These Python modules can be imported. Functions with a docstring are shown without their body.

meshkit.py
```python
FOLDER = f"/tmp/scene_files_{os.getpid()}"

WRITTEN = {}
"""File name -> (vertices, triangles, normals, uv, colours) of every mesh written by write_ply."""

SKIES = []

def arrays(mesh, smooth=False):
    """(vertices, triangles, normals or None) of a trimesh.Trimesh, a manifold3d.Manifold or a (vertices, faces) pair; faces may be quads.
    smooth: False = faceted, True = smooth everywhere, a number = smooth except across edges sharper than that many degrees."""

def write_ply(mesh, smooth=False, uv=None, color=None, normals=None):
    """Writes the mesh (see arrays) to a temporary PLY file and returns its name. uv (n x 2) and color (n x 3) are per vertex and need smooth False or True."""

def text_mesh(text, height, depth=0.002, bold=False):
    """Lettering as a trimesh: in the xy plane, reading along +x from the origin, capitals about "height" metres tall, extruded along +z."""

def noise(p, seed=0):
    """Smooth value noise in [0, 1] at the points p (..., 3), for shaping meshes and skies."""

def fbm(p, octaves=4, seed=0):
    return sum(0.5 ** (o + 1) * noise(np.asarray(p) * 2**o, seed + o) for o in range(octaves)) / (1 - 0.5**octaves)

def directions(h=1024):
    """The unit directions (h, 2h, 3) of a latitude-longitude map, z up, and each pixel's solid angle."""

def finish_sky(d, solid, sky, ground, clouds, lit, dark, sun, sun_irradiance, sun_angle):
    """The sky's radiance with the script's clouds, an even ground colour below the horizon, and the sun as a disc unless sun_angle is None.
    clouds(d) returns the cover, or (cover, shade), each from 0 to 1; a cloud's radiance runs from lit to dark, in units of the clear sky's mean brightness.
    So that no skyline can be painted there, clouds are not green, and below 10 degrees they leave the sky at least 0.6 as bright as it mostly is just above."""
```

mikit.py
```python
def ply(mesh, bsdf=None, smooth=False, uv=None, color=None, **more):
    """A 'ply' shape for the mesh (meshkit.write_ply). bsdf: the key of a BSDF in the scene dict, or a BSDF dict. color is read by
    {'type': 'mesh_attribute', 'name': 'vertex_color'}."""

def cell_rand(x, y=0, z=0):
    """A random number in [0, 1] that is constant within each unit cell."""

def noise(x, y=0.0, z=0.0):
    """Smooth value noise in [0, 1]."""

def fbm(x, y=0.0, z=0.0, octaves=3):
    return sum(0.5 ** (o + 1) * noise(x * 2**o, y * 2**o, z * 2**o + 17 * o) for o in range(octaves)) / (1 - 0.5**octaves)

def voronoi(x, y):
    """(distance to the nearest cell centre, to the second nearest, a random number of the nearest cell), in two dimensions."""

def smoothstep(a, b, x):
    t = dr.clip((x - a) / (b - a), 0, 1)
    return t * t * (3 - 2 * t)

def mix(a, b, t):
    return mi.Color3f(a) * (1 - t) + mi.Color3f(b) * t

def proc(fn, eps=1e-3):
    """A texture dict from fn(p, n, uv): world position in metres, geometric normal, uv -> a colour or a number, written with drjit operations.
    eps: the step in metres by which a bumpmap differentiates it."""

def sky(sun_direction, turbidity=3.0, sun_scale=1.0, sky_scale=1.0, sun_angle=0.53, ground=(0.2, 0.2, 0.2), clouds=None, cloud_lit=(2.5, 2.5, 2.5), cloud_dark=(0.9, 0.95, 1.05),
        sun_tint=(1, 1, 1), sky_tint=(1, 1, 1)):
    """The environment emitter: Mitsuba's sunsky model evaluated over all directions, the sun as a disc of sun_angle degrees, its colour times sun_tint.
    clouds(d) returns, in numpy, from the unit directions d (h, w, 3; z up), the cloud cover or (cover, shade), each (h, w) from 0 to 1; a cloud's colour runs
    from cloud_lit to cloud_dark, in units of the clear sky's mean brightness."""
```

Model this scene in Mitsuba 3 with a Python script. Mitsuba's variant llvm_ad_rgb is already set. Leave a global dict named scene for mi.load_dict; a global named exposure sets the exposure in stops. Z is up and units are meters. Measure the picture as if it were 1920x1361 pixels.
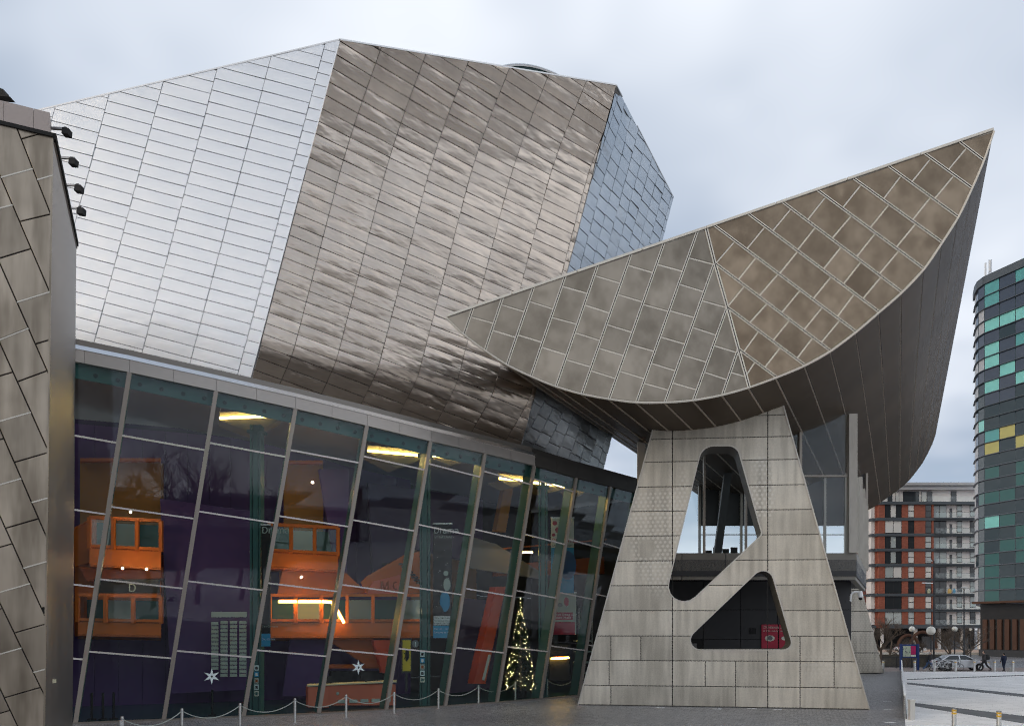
import math, random
import numpy as np
import trimesh
import manifold3d as m3
import shapely
from shapely.geometry import Polygon, LineString, box as sbox
import mitsuba as mi
import drjit as dr
import mikit, meshkit
from mikit import proc, noise, fbm, smoothstep, mix, cell_rand

# ------------------------------------------------------------------ camera, sky, exposure
F, HC, HY, CX = 1500.0, 3.8, 1180.0, 960.0      # focal length in photo pixels, eye height, horizon row, centre column
T = mi.ScalarTransform4f
scene, labels = {}, {}
scene['camera'] = {'type': 'perspective', 'fov_axis': 'x', 'fov': math.degrees(2 * math.atan(960.0 / F)), 'near_clip': 0.1, 'far_clip': 8000.0,
                   'principal_point_offset_x': 0.0, 'principal_point_offset_y': -(HY - 680.5) / 1361.0,
                   'to_world': T().look_at(origin=[0, 0, HC], target=[0, 10, HC], up=[0, 0, 1])}


SUN = np.array([-0.80, -0.42, 0.38]) / np.linalg.norm([-0.80, -0.42, 0.38])      # the veiled sun, behind the camera on the left


def cloud_fn(d):
    """An overcast sky with soft bluish thin places, brighter around the veiled sun."""
    el = np.clip(d[..., 2], 0.02, 1)
    p = np.stack([d[..., 0] / (el + 0.25) * 1.3, d[..., 1] / (el + 0.25) * 1.3, np.zeros_like(el)], -1)
    n = sum(0.5 ** (k + 1) * meshkit.noise(p * 2 ** k + 7.3 * k, 5) for k in range(5)) / (1 - 0.5 ** 5)
    blue = np.clip((n - 0.50) / 0.22, 0, 1)
    cs = d @ SUN
    shade = np.clip(0.54 - 0.60 * cs + 2.5 * (n - 0.5) + 1.25 * (np.minimum(el, 0.5) - 0.24), 0, 1)
    return 1.0 - 0.6 * blue * np.clip(el * 4, 0, 1), shade


scene['sky'] = mikit.sky(SUN, turbidity=4, sun_scale=0.12, sun_angle=24, sky_scale=1.0, ground=(0.16, 0.16, 0.16),
                         clouds=cloud_fn, cloud_lit=(3.62, 3.70, 3.84), cloud_dark=(1.28, 1.53, 1.92))
exposure = 2.05

# ------------------------------------------------------------------ helpers
rng = np.random.default_rng(11)
V = lambda *a: np.array(a, float)


def unit(a):
    a = np.asarray(a, float)
    return a / np.linalg.norm(a)


def at(px, py, Y):
    """The point that the photograph shows at pixel (px, py), Y metres away."""
    return V((px - CX) * Y / F, Y, HC - (py - HY) * Y / F)


def onground(px, py):
    return at(px, py, F * HC / (py - HY))


class Plane:
    """A wall plane: origin, outward normal; u runs to the right along it, v up it."""

    def __init__(self, o, n):
        self.o, self.n = np.asarray(o, float), unit(n)
        self.u = unit(np.cross([0, 0, 1], self.n))
        self.v = np.cross(self.n, self.u)

    @staticmethod
    def through(a, b, c):
        n = np.cross(b - a, c - a)
        if n[1] > 0:
            n = -n
        return Plane(a, n)

    def px(self, px, py):
        d = V((px - CX) / F, 1, -(py - HY) / F)
        o = V(0, 0, HC)
        return o + d * (np.dot(self.o - o, self.n) / np.dot(d, self.n))

    def to2(self, p):
        q = np.asarray(p, float) - self.o
        return np.stack([q @ self.u, q @ self.v], -1)

    def px2(self, px, py):
        return self.to2(self.px(px, py))

    def pxs(self, pts):
        return np.array([self.px2(*p) for p in pts])

    def to3(self, q, off=0.0):
        q = np.asarray(q, float)
        return self.o + q[..., :1] * self.u + q[..., 1:2] * self.v + np.asarray(off, float)[..., None] * self.n if np.ndim(off) else \
            self.o + q[..., :1] * self.u + q[..., 1:2] * self.v + off * self.n


count = {}


def numbered(k):
    n = count.get(k, -1) + 1
    count[k] = n
    return k if n == 0 else f'{k}_{n:03d}'


def thing(name, label, cat, group=None, kind=None):
    k = numbered(name)
    labels[k] = {'label': label, 'category': cat}
    if group:
        labels[k]['group'] = group
    if kind:
        labels[k]['kind'] = kind
    return k


def put(shape, name, parent=None, label=None, cat=None, group=None, kind=None):
    k = numbered(f'{parent}__{name}' if parent else name)
    shape['bsdf'] = {'type': 'ref', 'id': 'finish_' + shape['bsdf']['id']}
    scene[k] = shape
    e = {a: b for a, b in (('label', label), ('category', cat), ('group', group), ('kind', kind)) if b}
    if e:
        labels[k] = e
    return k


class MB:
    """Collects pieces into one mesh."""

    def __init__(self):
        self.v, self.f, self.n = [], [], 0

    def add(self, v, f):
        v, f = np.asarray(v, float), np.asarray(f, int)
        if f.shape[1] == 4:
            f = np.vstack([f[:, [0, 1, 2]], f[:, [0, 2, 3]]])
        self.v.append(v)
        self.f.append(f + self.n)
        self.n += len(v)
        return self

    def tm(self, m):
        return self.add(m.vertices, m.faces)

    def box(self, c, s, ax=None):
        """Box at centre c, size s, along axes ax (rows x, y, z)."""
        c, s = np.asarray(c, float), np.asarray(s, float) / 2
        ax = np.eye(3) if ax is None else np.asarray(ax, float)
        k = np.array([[x, y, z] for z in (-1, 1) for y in (-1, 1) for x in (-1, 1)], float) * s
        f = [[0, 2, 3, 1], [4, 5, 7, 6], [0, 1, 5, 4], [2, 6, 7, 3], [0, 4, 6, 2], [1, 3, 7, 5]]
        return self.add(c + k @ ax, f)

    def bar(self, a, b, w, h, up=(0, 0, 1)):
        """Rectangular bar from a to b; w across, h along 'up'."""
        a, b = np.asarray(a, float), np.asarray(b, float)
        y = unit(b - a)
        x = unit(np.cross(y, up))
        z = np.cross(x, y)
        return self.box((a + b) / 2, (w, np.linalg.norm(b - a), h), np.array([x, y, z]))

    def tube(self, pts, r, n=8, caps=True):
        p = np.asarray(pts, float)
        r = np.broadcast_to(np.asarray(r, float), (len(p),))
        t = np.gradient(p, axis=0)
        t /= np.linalg.norm(t, axis=1, keepdims=True) + 1e-12
        ref = V(0, 0, 1) if abs(unit(p[-1] - p[0] + 1e-9)[2]) < 0.9 else V(1, 0, 0)
        a = np.cross(t, ref)
        a /= np.linalg.norm(a, axis=1, keepdims=True) + 1e-12
        b = np.cross(t, a)
        w = np.arange(n) * 2 * np.pi / n
        v = p[:, None] + r[:, None, None] * (np.cos(w)[None, :, None] * a[:, None] + np.sin(w)[None, :, None] * b[:, None])
        f = []
        for i in range(len(p) - 1):
            for j in range(n):
                f.append([i * n + j, i * n + (j + 1) % n, (i + 1) * n + (j + 1) % n, (i + 1) * n + j])
        v = v.reshape(-1, 3)
        self.add(v, f)
        if caps:
            for i, s in ((0, -1), (len(p) - 1, 1)):
                self.add(v[i * n:(i + 1) * n], [[0, j, j + 1][::s] for j in range(1, n - 1)])
        return self

    def sphere(self, c, r, sub=2, scale=(1, 1, 1)):
        m = trimesh.creation.icosphere(subdivisions=sub, radius=1.0)
        return self.add(np.asarray(c) + m.vertices * r * np.asarray(scale), m.faces)

    def prism(self, front, vec):
        """Convex polygon of 3-D points pushed along vec (both ends closed)."""
        p = np.asarray(front, float)
        n = len(p)
        v = np.vstack([p, p + np.asarray(vec, float)])
        f = [[0, i, i + 1] for i in range(1, n - 1)] + [[n, n + i + 1, n + i] for i in range(1, n - 1)]
        for i in range(n):
            j = (i + 1) % n
            f += [[i, n + i, n + j], [i, n + j, j]]
        return self.add(v, f)

    def mesh(self):
        return trimesh.Trimesh(np.vstack(self.v), np.vstack(self.f), process=False)

    def build(self, name, bsdf, parent=None, smooth=False, **kw):
        more = kw.pop('more', {})
        return put(mikit.ply(self.mesh(), bsdf, smooth=smooth, **more), name, parent, **kw)


def ccw(p):
    p = np.asarray(p, float)
    x, y = p[:, 0], p[:, 1]
    return p if np.sum(x * np.roll(y, -1) - np.roll(x, -1) * y) > 0 else p[::-1]


def shrink(poly, g):
    """Polygon (n x 2) inset by g with sharp corners, or None."""
    q = Polygon(poly).buffer(-g, join_style='mitre', mitre_limit=4)
    if q.is_empty:
        return None
    if q.geom_type != 'Polygon':
        q = max(q.geoms, key=lambda a: a.area)
    q = shapely.remove_repeated_points(q.simplify(0.002), 0.004)
    c = np.array(q.exterior.coords)[:-1]
    return ccw(c) if len(c) >= 3 and q.area > 0.004 else None


def warp_none(q):
    return 0.0


def panel(pl, poly, gap, h, bevel=0.008, bulge=0.0, tilt=(0.0, 0.0), grid=None, bump=None, warp=None):
    """One cladding panel as a thin tray on plane pl: polygon poly (plane coordinates), half a joint 'gap' inside its outline, h proud, edges bevelled.
    tilt: slope along u, v; grid: (nu, nv) cells for four-cornered panels; bump(q): extra height; warp(q): 3-D shift of the surface."""
    q = shrink(ccw(poly), gap)
    if q is None:
        return None
    top = shrink(q, bevel)
    if top is None:
        return None
    c = q.mean(0)

    def lift(x, base):
        x = np.asarray(x, float)
        d = x - c
        z = base + d[:, 0] * tilt[0] + d[:, 1] * tilt[1]
        if bump is not None and base > 0:
            z = z + bump(x)
        p = pl.to3(x, z)
        if warp is not None:
            p = p + warp(x)
        return p

    mb = MB()
    if len(top) != len(q):
        q = top
    n = len(q)
    if grid and n == 4:
        nu, nv = grid
        i0 = int(np.argmin(top.sum(1)))
        k = np.roll(top, -i0, axis=0)
        s, t = np.meshgrid(np.linspace(0, 1, nu + 1), np.linspace(0, 1, nv + 1), indexing='ij')
        s, t = s.ravel()[:, None], t.ravel()[:, None]
        g = (1 - s) * (1 - t) * k[0] + s * (1 - t) * k[1] + s * t * k[2] + (1 - s) * t * k[3]
        P = lift(g, h)
        e = 4 * 4 * (s * (1 - s) * t * (1 - t))
        P = P + e * bulge * pl.n
        f = [[i * (nv + 1) + j, (i + 1) * (nv + 1) + j, (i + 1) * (nv + 1) + j + 1, i * (nv + 1) + j + 1] for i in range(nu) for j in range(nv)]
        mb.add(P, f)
        ring = []
        for a, b, m in ((0, 1, nu), (1, 2, nv), (2, 3, nu), (3, 0, nv)):
            for w in range(m):
                ring.append(k[a] + (k[b] - k[a]) * w / m)
        ring = np.array(ring)
        big = ring + (ring - c) * (bevel / np.maximum(np.linalg.norm(ring - c, axis=1), 1e-6))[:, None]
        a3, b3 = lift(ring, h), pl.to3(big, 0.0) + (warp(big) if warp is not None else 0)
        m = len(ring)
        mb.add(np.vstack([a3, b3]), [[i, m + i, m + (i + 1) % m, (i + 1) % m] for i in range(m)])
    else:
        P = np.vstack([lift(top, h), lift(top.mean(0)[None], h) + bulge * pl.n])
        mb.add(P, [[i, (i + 1) % n, n] for i in range(n)])
        a3, b3 = lift(top, h), lift(q, max(h - bevel, 0.0) if bump is None else 0.0)
        b0 = pl.to3(q, 0.0) + (warp(q) if warp is not None else 0)
        mb.add(np.vstack([a3, b3]), [[i, n + i, n + (i + 1) % n, (i + 1) % n] for i in range(n)])
        mb.add(np.vstack([b3, b0]), [[i, n + i, n + (i + 1) % n, (i + 1) % n] for i in range(n)])
    return mb


def halves(poly, p, q):
    """Polygon cut by the endless line p-q: (left of p->q, right of it), each an array or None."""
    p, q = np.asarray(p, float), np.asarray(q, float)
    d = unit(q - p)
    nrm = V(-d[1], d[0])
    B = 1e5
    a, b = p - d * B, p + d * B
    out = []
    for s in (1, -1):
        half = Polygon([a, b, b + nrm * B * s, a + nrm * B * s])
        r = Polygon(poly).buffer(0).intersection(half)
        if r.geom_type != 'Polygon':
            r = max((g for g in getattr(r, 'geoms', []) if g.geom_type == 'Polygon'), key=lambda g: g.area, default=None)
        out.append(None if r is None or r.is_empty or r.area < 1e-6 else np.array(r.exterior.coords)[:-1])
    return out


def cut_strip(poly, joints, first):
    """Cells of a strip cut by joints in order; 'first' is a point on the side of the first cell."""
    cells, rest = [], np.asarray(poly, float)
    first = np.asarray(first, float)
    for p, q in joints:
        if rest is None:
            break
        p, q = np.asarray(p, float), np.asarray(q, float)
        l, r = halves(rest, p, q)
        d = q - p
        side = d[0] * (first[1] - p[1]) - d[1] * (first[0] - p[0])
        near, far = (l, r) if side > 0 else (r, l)
        if near is not None:
            cells.append(near)
        rest = far
    if rest is not None:
        cells.append(rest)
    return cells


def lattice(region, org, rdir, cdir, w, ph, stagger):
    """Cells (i, j, polygon) of a running lattice clipped to the polygon 'region' (plane coordinates)."""
    reg = Polygon(region).buffer(0)
    M = np.linalg.inv(np.array([rdir, cdir]).T)
    k = (np.asarray(region) - org) @ M.T
    i0, i1 = int(math.floor(k[:, 0].min() / w)) - 1, int(math.ceil(k[:, 0].max() / w)) + 1
    for i in range(i0, i1):
        s = stagger(i)
        j0, j1 = int(math.floor(k[:, 1].min() / ph)) - 2, int(math.ceil(k[:, 1].max() / ph)) + 2
        for j in range(j0, j1):
            a = [org + rdir * (w * (i + x)) + cdir * (ph * (j + y) + s) for x, y in ((0, 0), (1, 0), (1, 1), (0, 1))]
            c = Polygon(a)
            if not reg.intersects(c):
                continue
            r = reg.intersection(c)
            if r.geom_type == 'Polygon' and r.area > 0.02:
                yield i, j, ccw(np.array(r.exterior.coords)[:-1])


def fillet(pts, radii, n=7):
    """Polygon with rounded corners."""
    pts = [np.asarray(p, float) for p in pts]
    out = []
    for i, p in enumerate(pts):
        a, b = unit(pts[i - 1] - p), unit(pts[(i + 1) % len(pts)] - p)
        r = radii[i]
        ang = math.acos(np.clip(a @ b, -1, 1))
        d = r / math.tan(ang / 2)
        c = p + unit(a + b) * (r / math.sin(ang / 2))
        s, e = p + a * d - c, p + b * d - c
        a0, a1 = math.atan2(s[1], s[0]), math.atan2(e[1], e[0])
        da = (a1 - a0 + math.pi) % (2 * math.pi) - math.pi
        for k in range(n + 1):
            out.append(c + r * V(math.cos(a0 + da * k / n), math.sin(a0 + da * k / n)))
    return np.array(out)


def poly_solid(mb, pl, poly, z0, z1):
    """A shapely polygon (plane coordinates, holes allowed) as a slab between offsets z0 < z1 of the plane."""
    for g in getattr(poly, 'geoms', [poly]):
        if g.geom_type != 'Polygon' or g.area < 1e-5:
            continue
        m = trimesh.creation.extrude_polygon(g, z1 - z0, engine='earcut')
        v = np.array(m.vertices)
        mb.add(pl.to3(v[:, :2], v[:, 2] + z0), m.faces)
    return mb


def letters(mb, s, o, u, v, height, bold=False, depth=0.004, centre=False):
    m = meshkit.text_mesh(s, height, depth, bold)
    p = np.array(m.vertices)
    if centre:
        p[:, 0] -= (p[:, 0].min() + p[:, 0].max()) / 2
    n = np.cross(u, v)
    mb.add(np.asarray(o) + p[:, :1] * u + p[:, 1:2] * v + p[:, 2:3] * n, m.faces)
    return mb


def catmull(p, n):
    p = np.asarray(p, float)
    q = np.vstack([2 * p[0] - p[1], p, 2 * p[-1] - p[-2]])
    out = []
    for i in range(len(p) - 1):
        a, b, c, d = q[i:i + 4]
        for k in range(n):
            t = k / n
            out.append(0.5 * (2 * b + (c - a) * t + (2 * a - 5 * b + 4 * c - d) * t * t + (3 * b - 3 * c + d - a) * t ** 3))
    return np.array(out + [p[-1]])


# ------------------------------------------------------------------ materials
def rgb(*c):
    return {'type': 'rgb', 'value': list(c)}


def mat(name, d):
    scene['finish_' + name] = d
    return name


def diffuse(name, c, rough=0.7, spec=0.3, metallic=0.0, **k):
    return mat(name, {'type': 'twosided', 'bsdf': {'type': 'principled', 'base_color': rgb(*c) if isinstance(c, tuple) else proc(c), 'roughness': rough, 'specular': spec, 'metallic': metallic, **k}})


def steel(name, tint, alpha, amp, fn):
    m = {'type': 'roughconductor', 'material': 'none', 'specular_reflectance': rgb(*tint) if isinstance(tint, tuple) else proc(tint), 'alpha': alpha, 'distribution': 'ggx'}
    if amp:
        m = {'type': 'bumpmap', 'arbitrary': proc(fn, eps=0.01), 'scale': amp, 'bsdf': m}
    return mat(name, {'type': 'twosided', 'bsdf': m})


def dents(p, n, uv):
    w = p.x * 0.6 + p.y * 0.75
    return fbm(w * 1.6, p.z * 1.9, p.y * 0.3, octaves=3)


def dents_strong(p, n, uv):
    w = p.x * 0.93 + p.y * 0.36
    return fbm(w * 1.7 + p.z * 0.4, p.z * 3.4 + w * 0.8, p.y * 0.2, octaves=3)


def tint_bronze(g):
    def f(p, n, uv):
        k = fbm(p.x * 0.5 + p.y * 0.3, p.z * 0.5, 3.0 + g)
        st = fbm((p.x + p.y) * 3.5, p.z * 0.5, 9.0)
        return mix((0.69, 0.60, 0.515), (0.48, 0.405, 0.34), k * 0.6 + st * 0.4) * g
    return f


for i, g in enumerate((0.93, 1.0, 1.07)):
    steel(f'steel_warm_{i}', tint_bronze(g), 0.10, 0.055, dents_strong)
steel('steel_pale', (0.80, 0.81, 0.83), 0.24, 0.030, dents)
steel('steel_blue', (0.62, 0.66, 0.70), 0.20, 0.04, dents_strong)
steel('steel_trim', (0.72, 0.71, 0.70), 0.18, 0, None)
steel('steel_gutter', (0.96, 0.96, 0.96), 0.12, 0, None)


def ripple(p, n, uv):
    w = -p.x * 0.43 + p.y * 0.9
    return fbm(w * 9.0 + 0.15 * noise(p.z * 1.3, w), p.z * 0.25, 2.0, octaves=3)


steel('steel_streaked', (0.56, 0.53, 0.50), 0.16, 0.09, ripple)


def canopy_tint(g):
    def f(p, n, uv):
        k = fbm(p.x * 0.55 + 9 * g, p.z * 0.55, 1.0, octaves=4)
        s = fbm(p.x * 2.8, p.z * 2.2, 5.0 + g, octaves=4)
        m = smoothstep(0.25, 0.75, k * 0.5 + s * 0.5)
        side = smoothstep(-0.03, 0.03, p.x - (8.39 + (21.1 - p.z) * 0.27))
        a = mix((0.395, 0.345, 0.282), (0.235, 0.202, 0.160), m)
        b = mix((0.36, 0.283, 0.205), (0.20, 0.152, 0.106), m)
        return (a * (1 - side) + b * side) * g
    return f


for i, g in enumerate((0.74, 0.82, 0.90)):
    mat(f'canopy_metal_{i}', {'type': 'twosided', 'bsdf': {'type': 'principled', 'base_color': proc(canopy_tint(g)), 'metallic': 0.75, 'roughness': 0.40, 'specular': 0.5}})


def left_tint(g):
    def f(p, n, uv):
        k = fbm(p.x * 0.7, p.z * 0.7, p.y + 5 * g, octaves=4)
        s = fbm(p.x * 5, p.z * 0.6, 5.0 + g, octaves=4)
        return mix((0.47, 0.395, 0.31), (0.22, 0.180, 0.136), smoothstep(0.28, 0.72, k * 0.5 + s * 0.5)) * g
    return f


for i, g in enumerate((0.78, 0.9, 1.0)):
    mat(f'cladding_bronze_{i}', {'type': 'twosided', 'bsdf': {'type': 'principled', 'base_color': proc(left_tint(g)), 'metallic': 0.7, 'roughness': 0.36, 'specular': 0.5}})
diffuse('joint_dark', (0.02, 0.019, 0.018), 0.8)
diffuse('joint_pale', (0.62, 0.58, 0.51), 0.45, metallic=0.3)


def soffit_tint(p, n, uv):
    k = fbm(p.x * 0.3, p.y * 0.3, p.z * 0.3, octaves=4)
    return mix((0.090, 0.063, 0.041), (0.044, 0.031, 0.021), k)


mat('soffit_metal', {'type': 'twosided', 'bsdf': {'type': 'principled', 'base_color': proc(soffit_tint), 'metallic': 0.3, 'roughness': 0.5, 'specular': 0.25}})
diffuse('seam_metal', (0.40, 0.335, 0.27), 0.4, metallic=0.4)


def pier_tint(p, n, uv, g=1.0):
    k = fbm(p.x * 0.5, p.z * 0.5, p.y, octaves=4)
    st = fbm(p.x * 5.0, p.z * 0.45, 3.0, octaves=3)
    gr, tone = noise(p.x * 60, p.z * 60, p.y * 60), g
    base = mix((0.68, 0.625, 0.53), (0.44, 0.40, 0.33), smoothstep(0.25, 0.75, k * 0.55 + st * 0.45))
    # perforated zones: rows of small round holes with bare metal behind
    a = p.x * 4.3 + dr.floor(p.z * 5.0) * 0.5
    b = p.z * 5.0
    dx, dz = (a - dr.floor(a) - 0.5) / 4.3, (b - dr.floor(b) - 0.5) / 5.0
    hole = 1 - smoothstep(0.045, 0.085, dr.sqrt(dx * dx + dz * dz))
    e1 = dr.square((p.x - 7.3) / 1.7) + dr.square((p.z - 9.3) / 4.2)
    e2 = dr.square((p.x - 12.0) / 0.75) + dr.square((p.z - 10.3) / 2.2)
    e3 = dr.square((p.x - 14.6) / 1.2) + dr.square((p.z - 2.2) / 1.0)
    zone = dr.maximum(1 - smoothstep(0.5, 1.0, dr.minimum(e1, e2)), 0.35 * (1 - smoothstep(0.3, 1.0, e3))) * smoothstep(0.3, 0.5, noise(p.x * 0.9, p.z * 0.9, 5))
    zone = dr.maximum(zone, 0.5 * smoothstep(50, 60, p.y))
    return (base * tone * (0.88 + 0.24 * gr)) * (1 - 0.55 * hole * zone) + mi.Color3f(0.72, 0.69, 0.63) * (0.55 * hole * zone)


PIER_FN = [lambda p, n, uv, g=g: pier_tint(p, n, uv, g) for g in (0.84, 0.93, 1.02)]
for i, fn in enumerate(PIER_FN):
    mat(f'pier_plate_{i}', {'type': 'twosided', 'bsdf': {'type': 'principled', 'base_color': proc(fn), 'metallic': 0.15, 'roughness': 0.45, 'specular': 0.5}})
diffuse('pier_edge', (0.55, 0.52, 0.47), 0.4, metallic=0.2)
diffuse('pier_reveal', (0.13, 0.12, 0.105), 0.55)


def post_tint(p, n, uv):
    return mix((0.50, 0.47, 0.42), (0.36, 0.33, 0.29), fbm(p.x * 3, p.y * 3, p.z * 1.2, octaves=4))


diffuse('post_concrete', post_tint, 0.7)
diffuse('box_cladding', (0.21, 0.195, 0.17), 0.5)
diffuse('mullion_paint', (0.31, 0.275, 0.24), 0.4, metallic=0.3)
diffuse('transom_paint', (0.62, 0.58, 0.56), 0.35, metallic=0.2)
diffuse('fascia_metal', (0.40, 0.365, 0.335), 0.4, metallic=0.55)
diffuse('ledge_metal', (0.22, 0.20, 0.18), 0.45, metallic=0.5)
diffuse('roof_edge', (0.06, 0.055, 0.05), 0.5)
mat('glass_green', {'type': 'thindielectric', 'int_ior': 1.42, 'specular_transmittance': rgb(0.76, 0.85, 0.83), 'specular_reflectance': rgb(0.66, 0.69, 0.73)})
mat('glass_clear', {'type': 'thindielectric', 'int_ior': 1.45, 'specular_transmittance': rgb(0.88, 0.94, 0.93)})
diffuse('teal_paint', (0.04, 0.115, 0.11), 0.45)
diffuse('teal_dark', (0.012, 0.035, 0.036), 0.4)
diffuse('purple_paint', (0.08, 0.036, 0.135), 0.6)
diffuse('purple_deep', (0.045, 0.028, 0.075), 0.6)
diffuse('orange_paint', (0.55, 0.135, 0.022), 0.45)
diffuse('orange_deep', (0.32, 0.07, 0.015), 0.5)
diffuse('red_paint', (0.55, 0.075, 0.03), 0.4)
diffuse('coral_paint', (0.62, 0.15, 0.085), 0.5)
diffuse('ochre_wall', (0.30, 0.13, 0.03), 0.6)
diffuse('cream_paint', (0.62, 0.57, 0.40), 0.6)
diffuse('housing_paint', (0.17, 0.15, 0.105), 0.6)
diffuse('black_matt', (0.012, 0.012, 0.013), 0.6)
diffuse('dark_grey', (0.045, 0.045, 0.048), 0.5)
diffuse('mid_grey', (0.16, 0.16, 0.165), 0.5)
diffuse('white_paint', (0.75, 0.75, 0.75), 0.5)
diffuse('sheet_back', (0.30, 0.30, 0.31), 0.6)
diffuse('plate_grey', (0.42, 0.46, 0.42), 0.5)
diffuse('floor_teal', (0.012, 0.045, 0.05), 0.18, spec=0.5)
diffuse('poster_blue', (0.03, 0.27, 0.50), 0.5)
diffuse('poster_red', (0.42, 0.03, 0.06), 0.5)
diffuse('poster_yellow', (0.62, 0.45, 0.03), 0.5)
diffuse('poster_cream', (0.62, 0.60, 0.52), 0.5)
diffuse('star_white', (0.72, 0.80, 0.80), 0.5)
diffuse('parapet_metal', (0.40, 0.335, 0.30), 0.45, metallic=0.45)
diffuse('tree_needles', (0.012, 0.028, 0.014), 0.7)
steel('stainless', (0.70, 0.69, 0.67), 0.22, 0, None)
steel('chrome_dark', (0.35, 0.35, 0.36), 0.25, 0, None)


def setts(p, n, uv):
    """Small dark paving bricks laid in rows."""
    a, b = p.x * 0.9 + p.y * 0.43, p.y * 0.9 - p.x * 0.43
    row = dr.floor(b / 0.115)
    ax = a / 0.23 + 0.5 * (row - 2 * dr.floor(row / 2))
    fx, fy = ax - dr.floor(ax), b / 0.115 - row
    edge = smoothstep(0.0, 0.07, dr.minimum(fx, 1 - fx)) * smoothstep(0.0, 0.14, dr.minimum(fy, 1 - fy))
    r = cell_rand(dr.floor(ax), row, 3)
    big = fbm(p.x * 0.12, p.y * 0.12, 4.0, octaves=4)
    tone = (0.165 + 0.10 * r) * (0.62 + 0.8 * big)
    return mi.Color3f(tone * 1.0, tone * 0.985, tone * 1.0) * (0.35 + 0.65 * edge)


def setts_bump(p, n, uv):
    a, b = p.x * 0.9 + p.y * 0.43, p.y * 0.9 - p.x * 0.43
    row = dr.floor(b / 0.115)
    ax = a / 0.23 + 0.5 * (row - 2 * dr.floor(row / 2))
    return cell_rand(dr.floor(ax), row, 5) * 0.5 + noise(p.x * 6, p.y * 6) * 0.5


mat('paving_setts', {'type': 'twosided', 'bsdf': {'type': 'principled', 'base_color': proc(setts), 'roughness': 0.42, 'specular': 0.45}})


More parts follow.
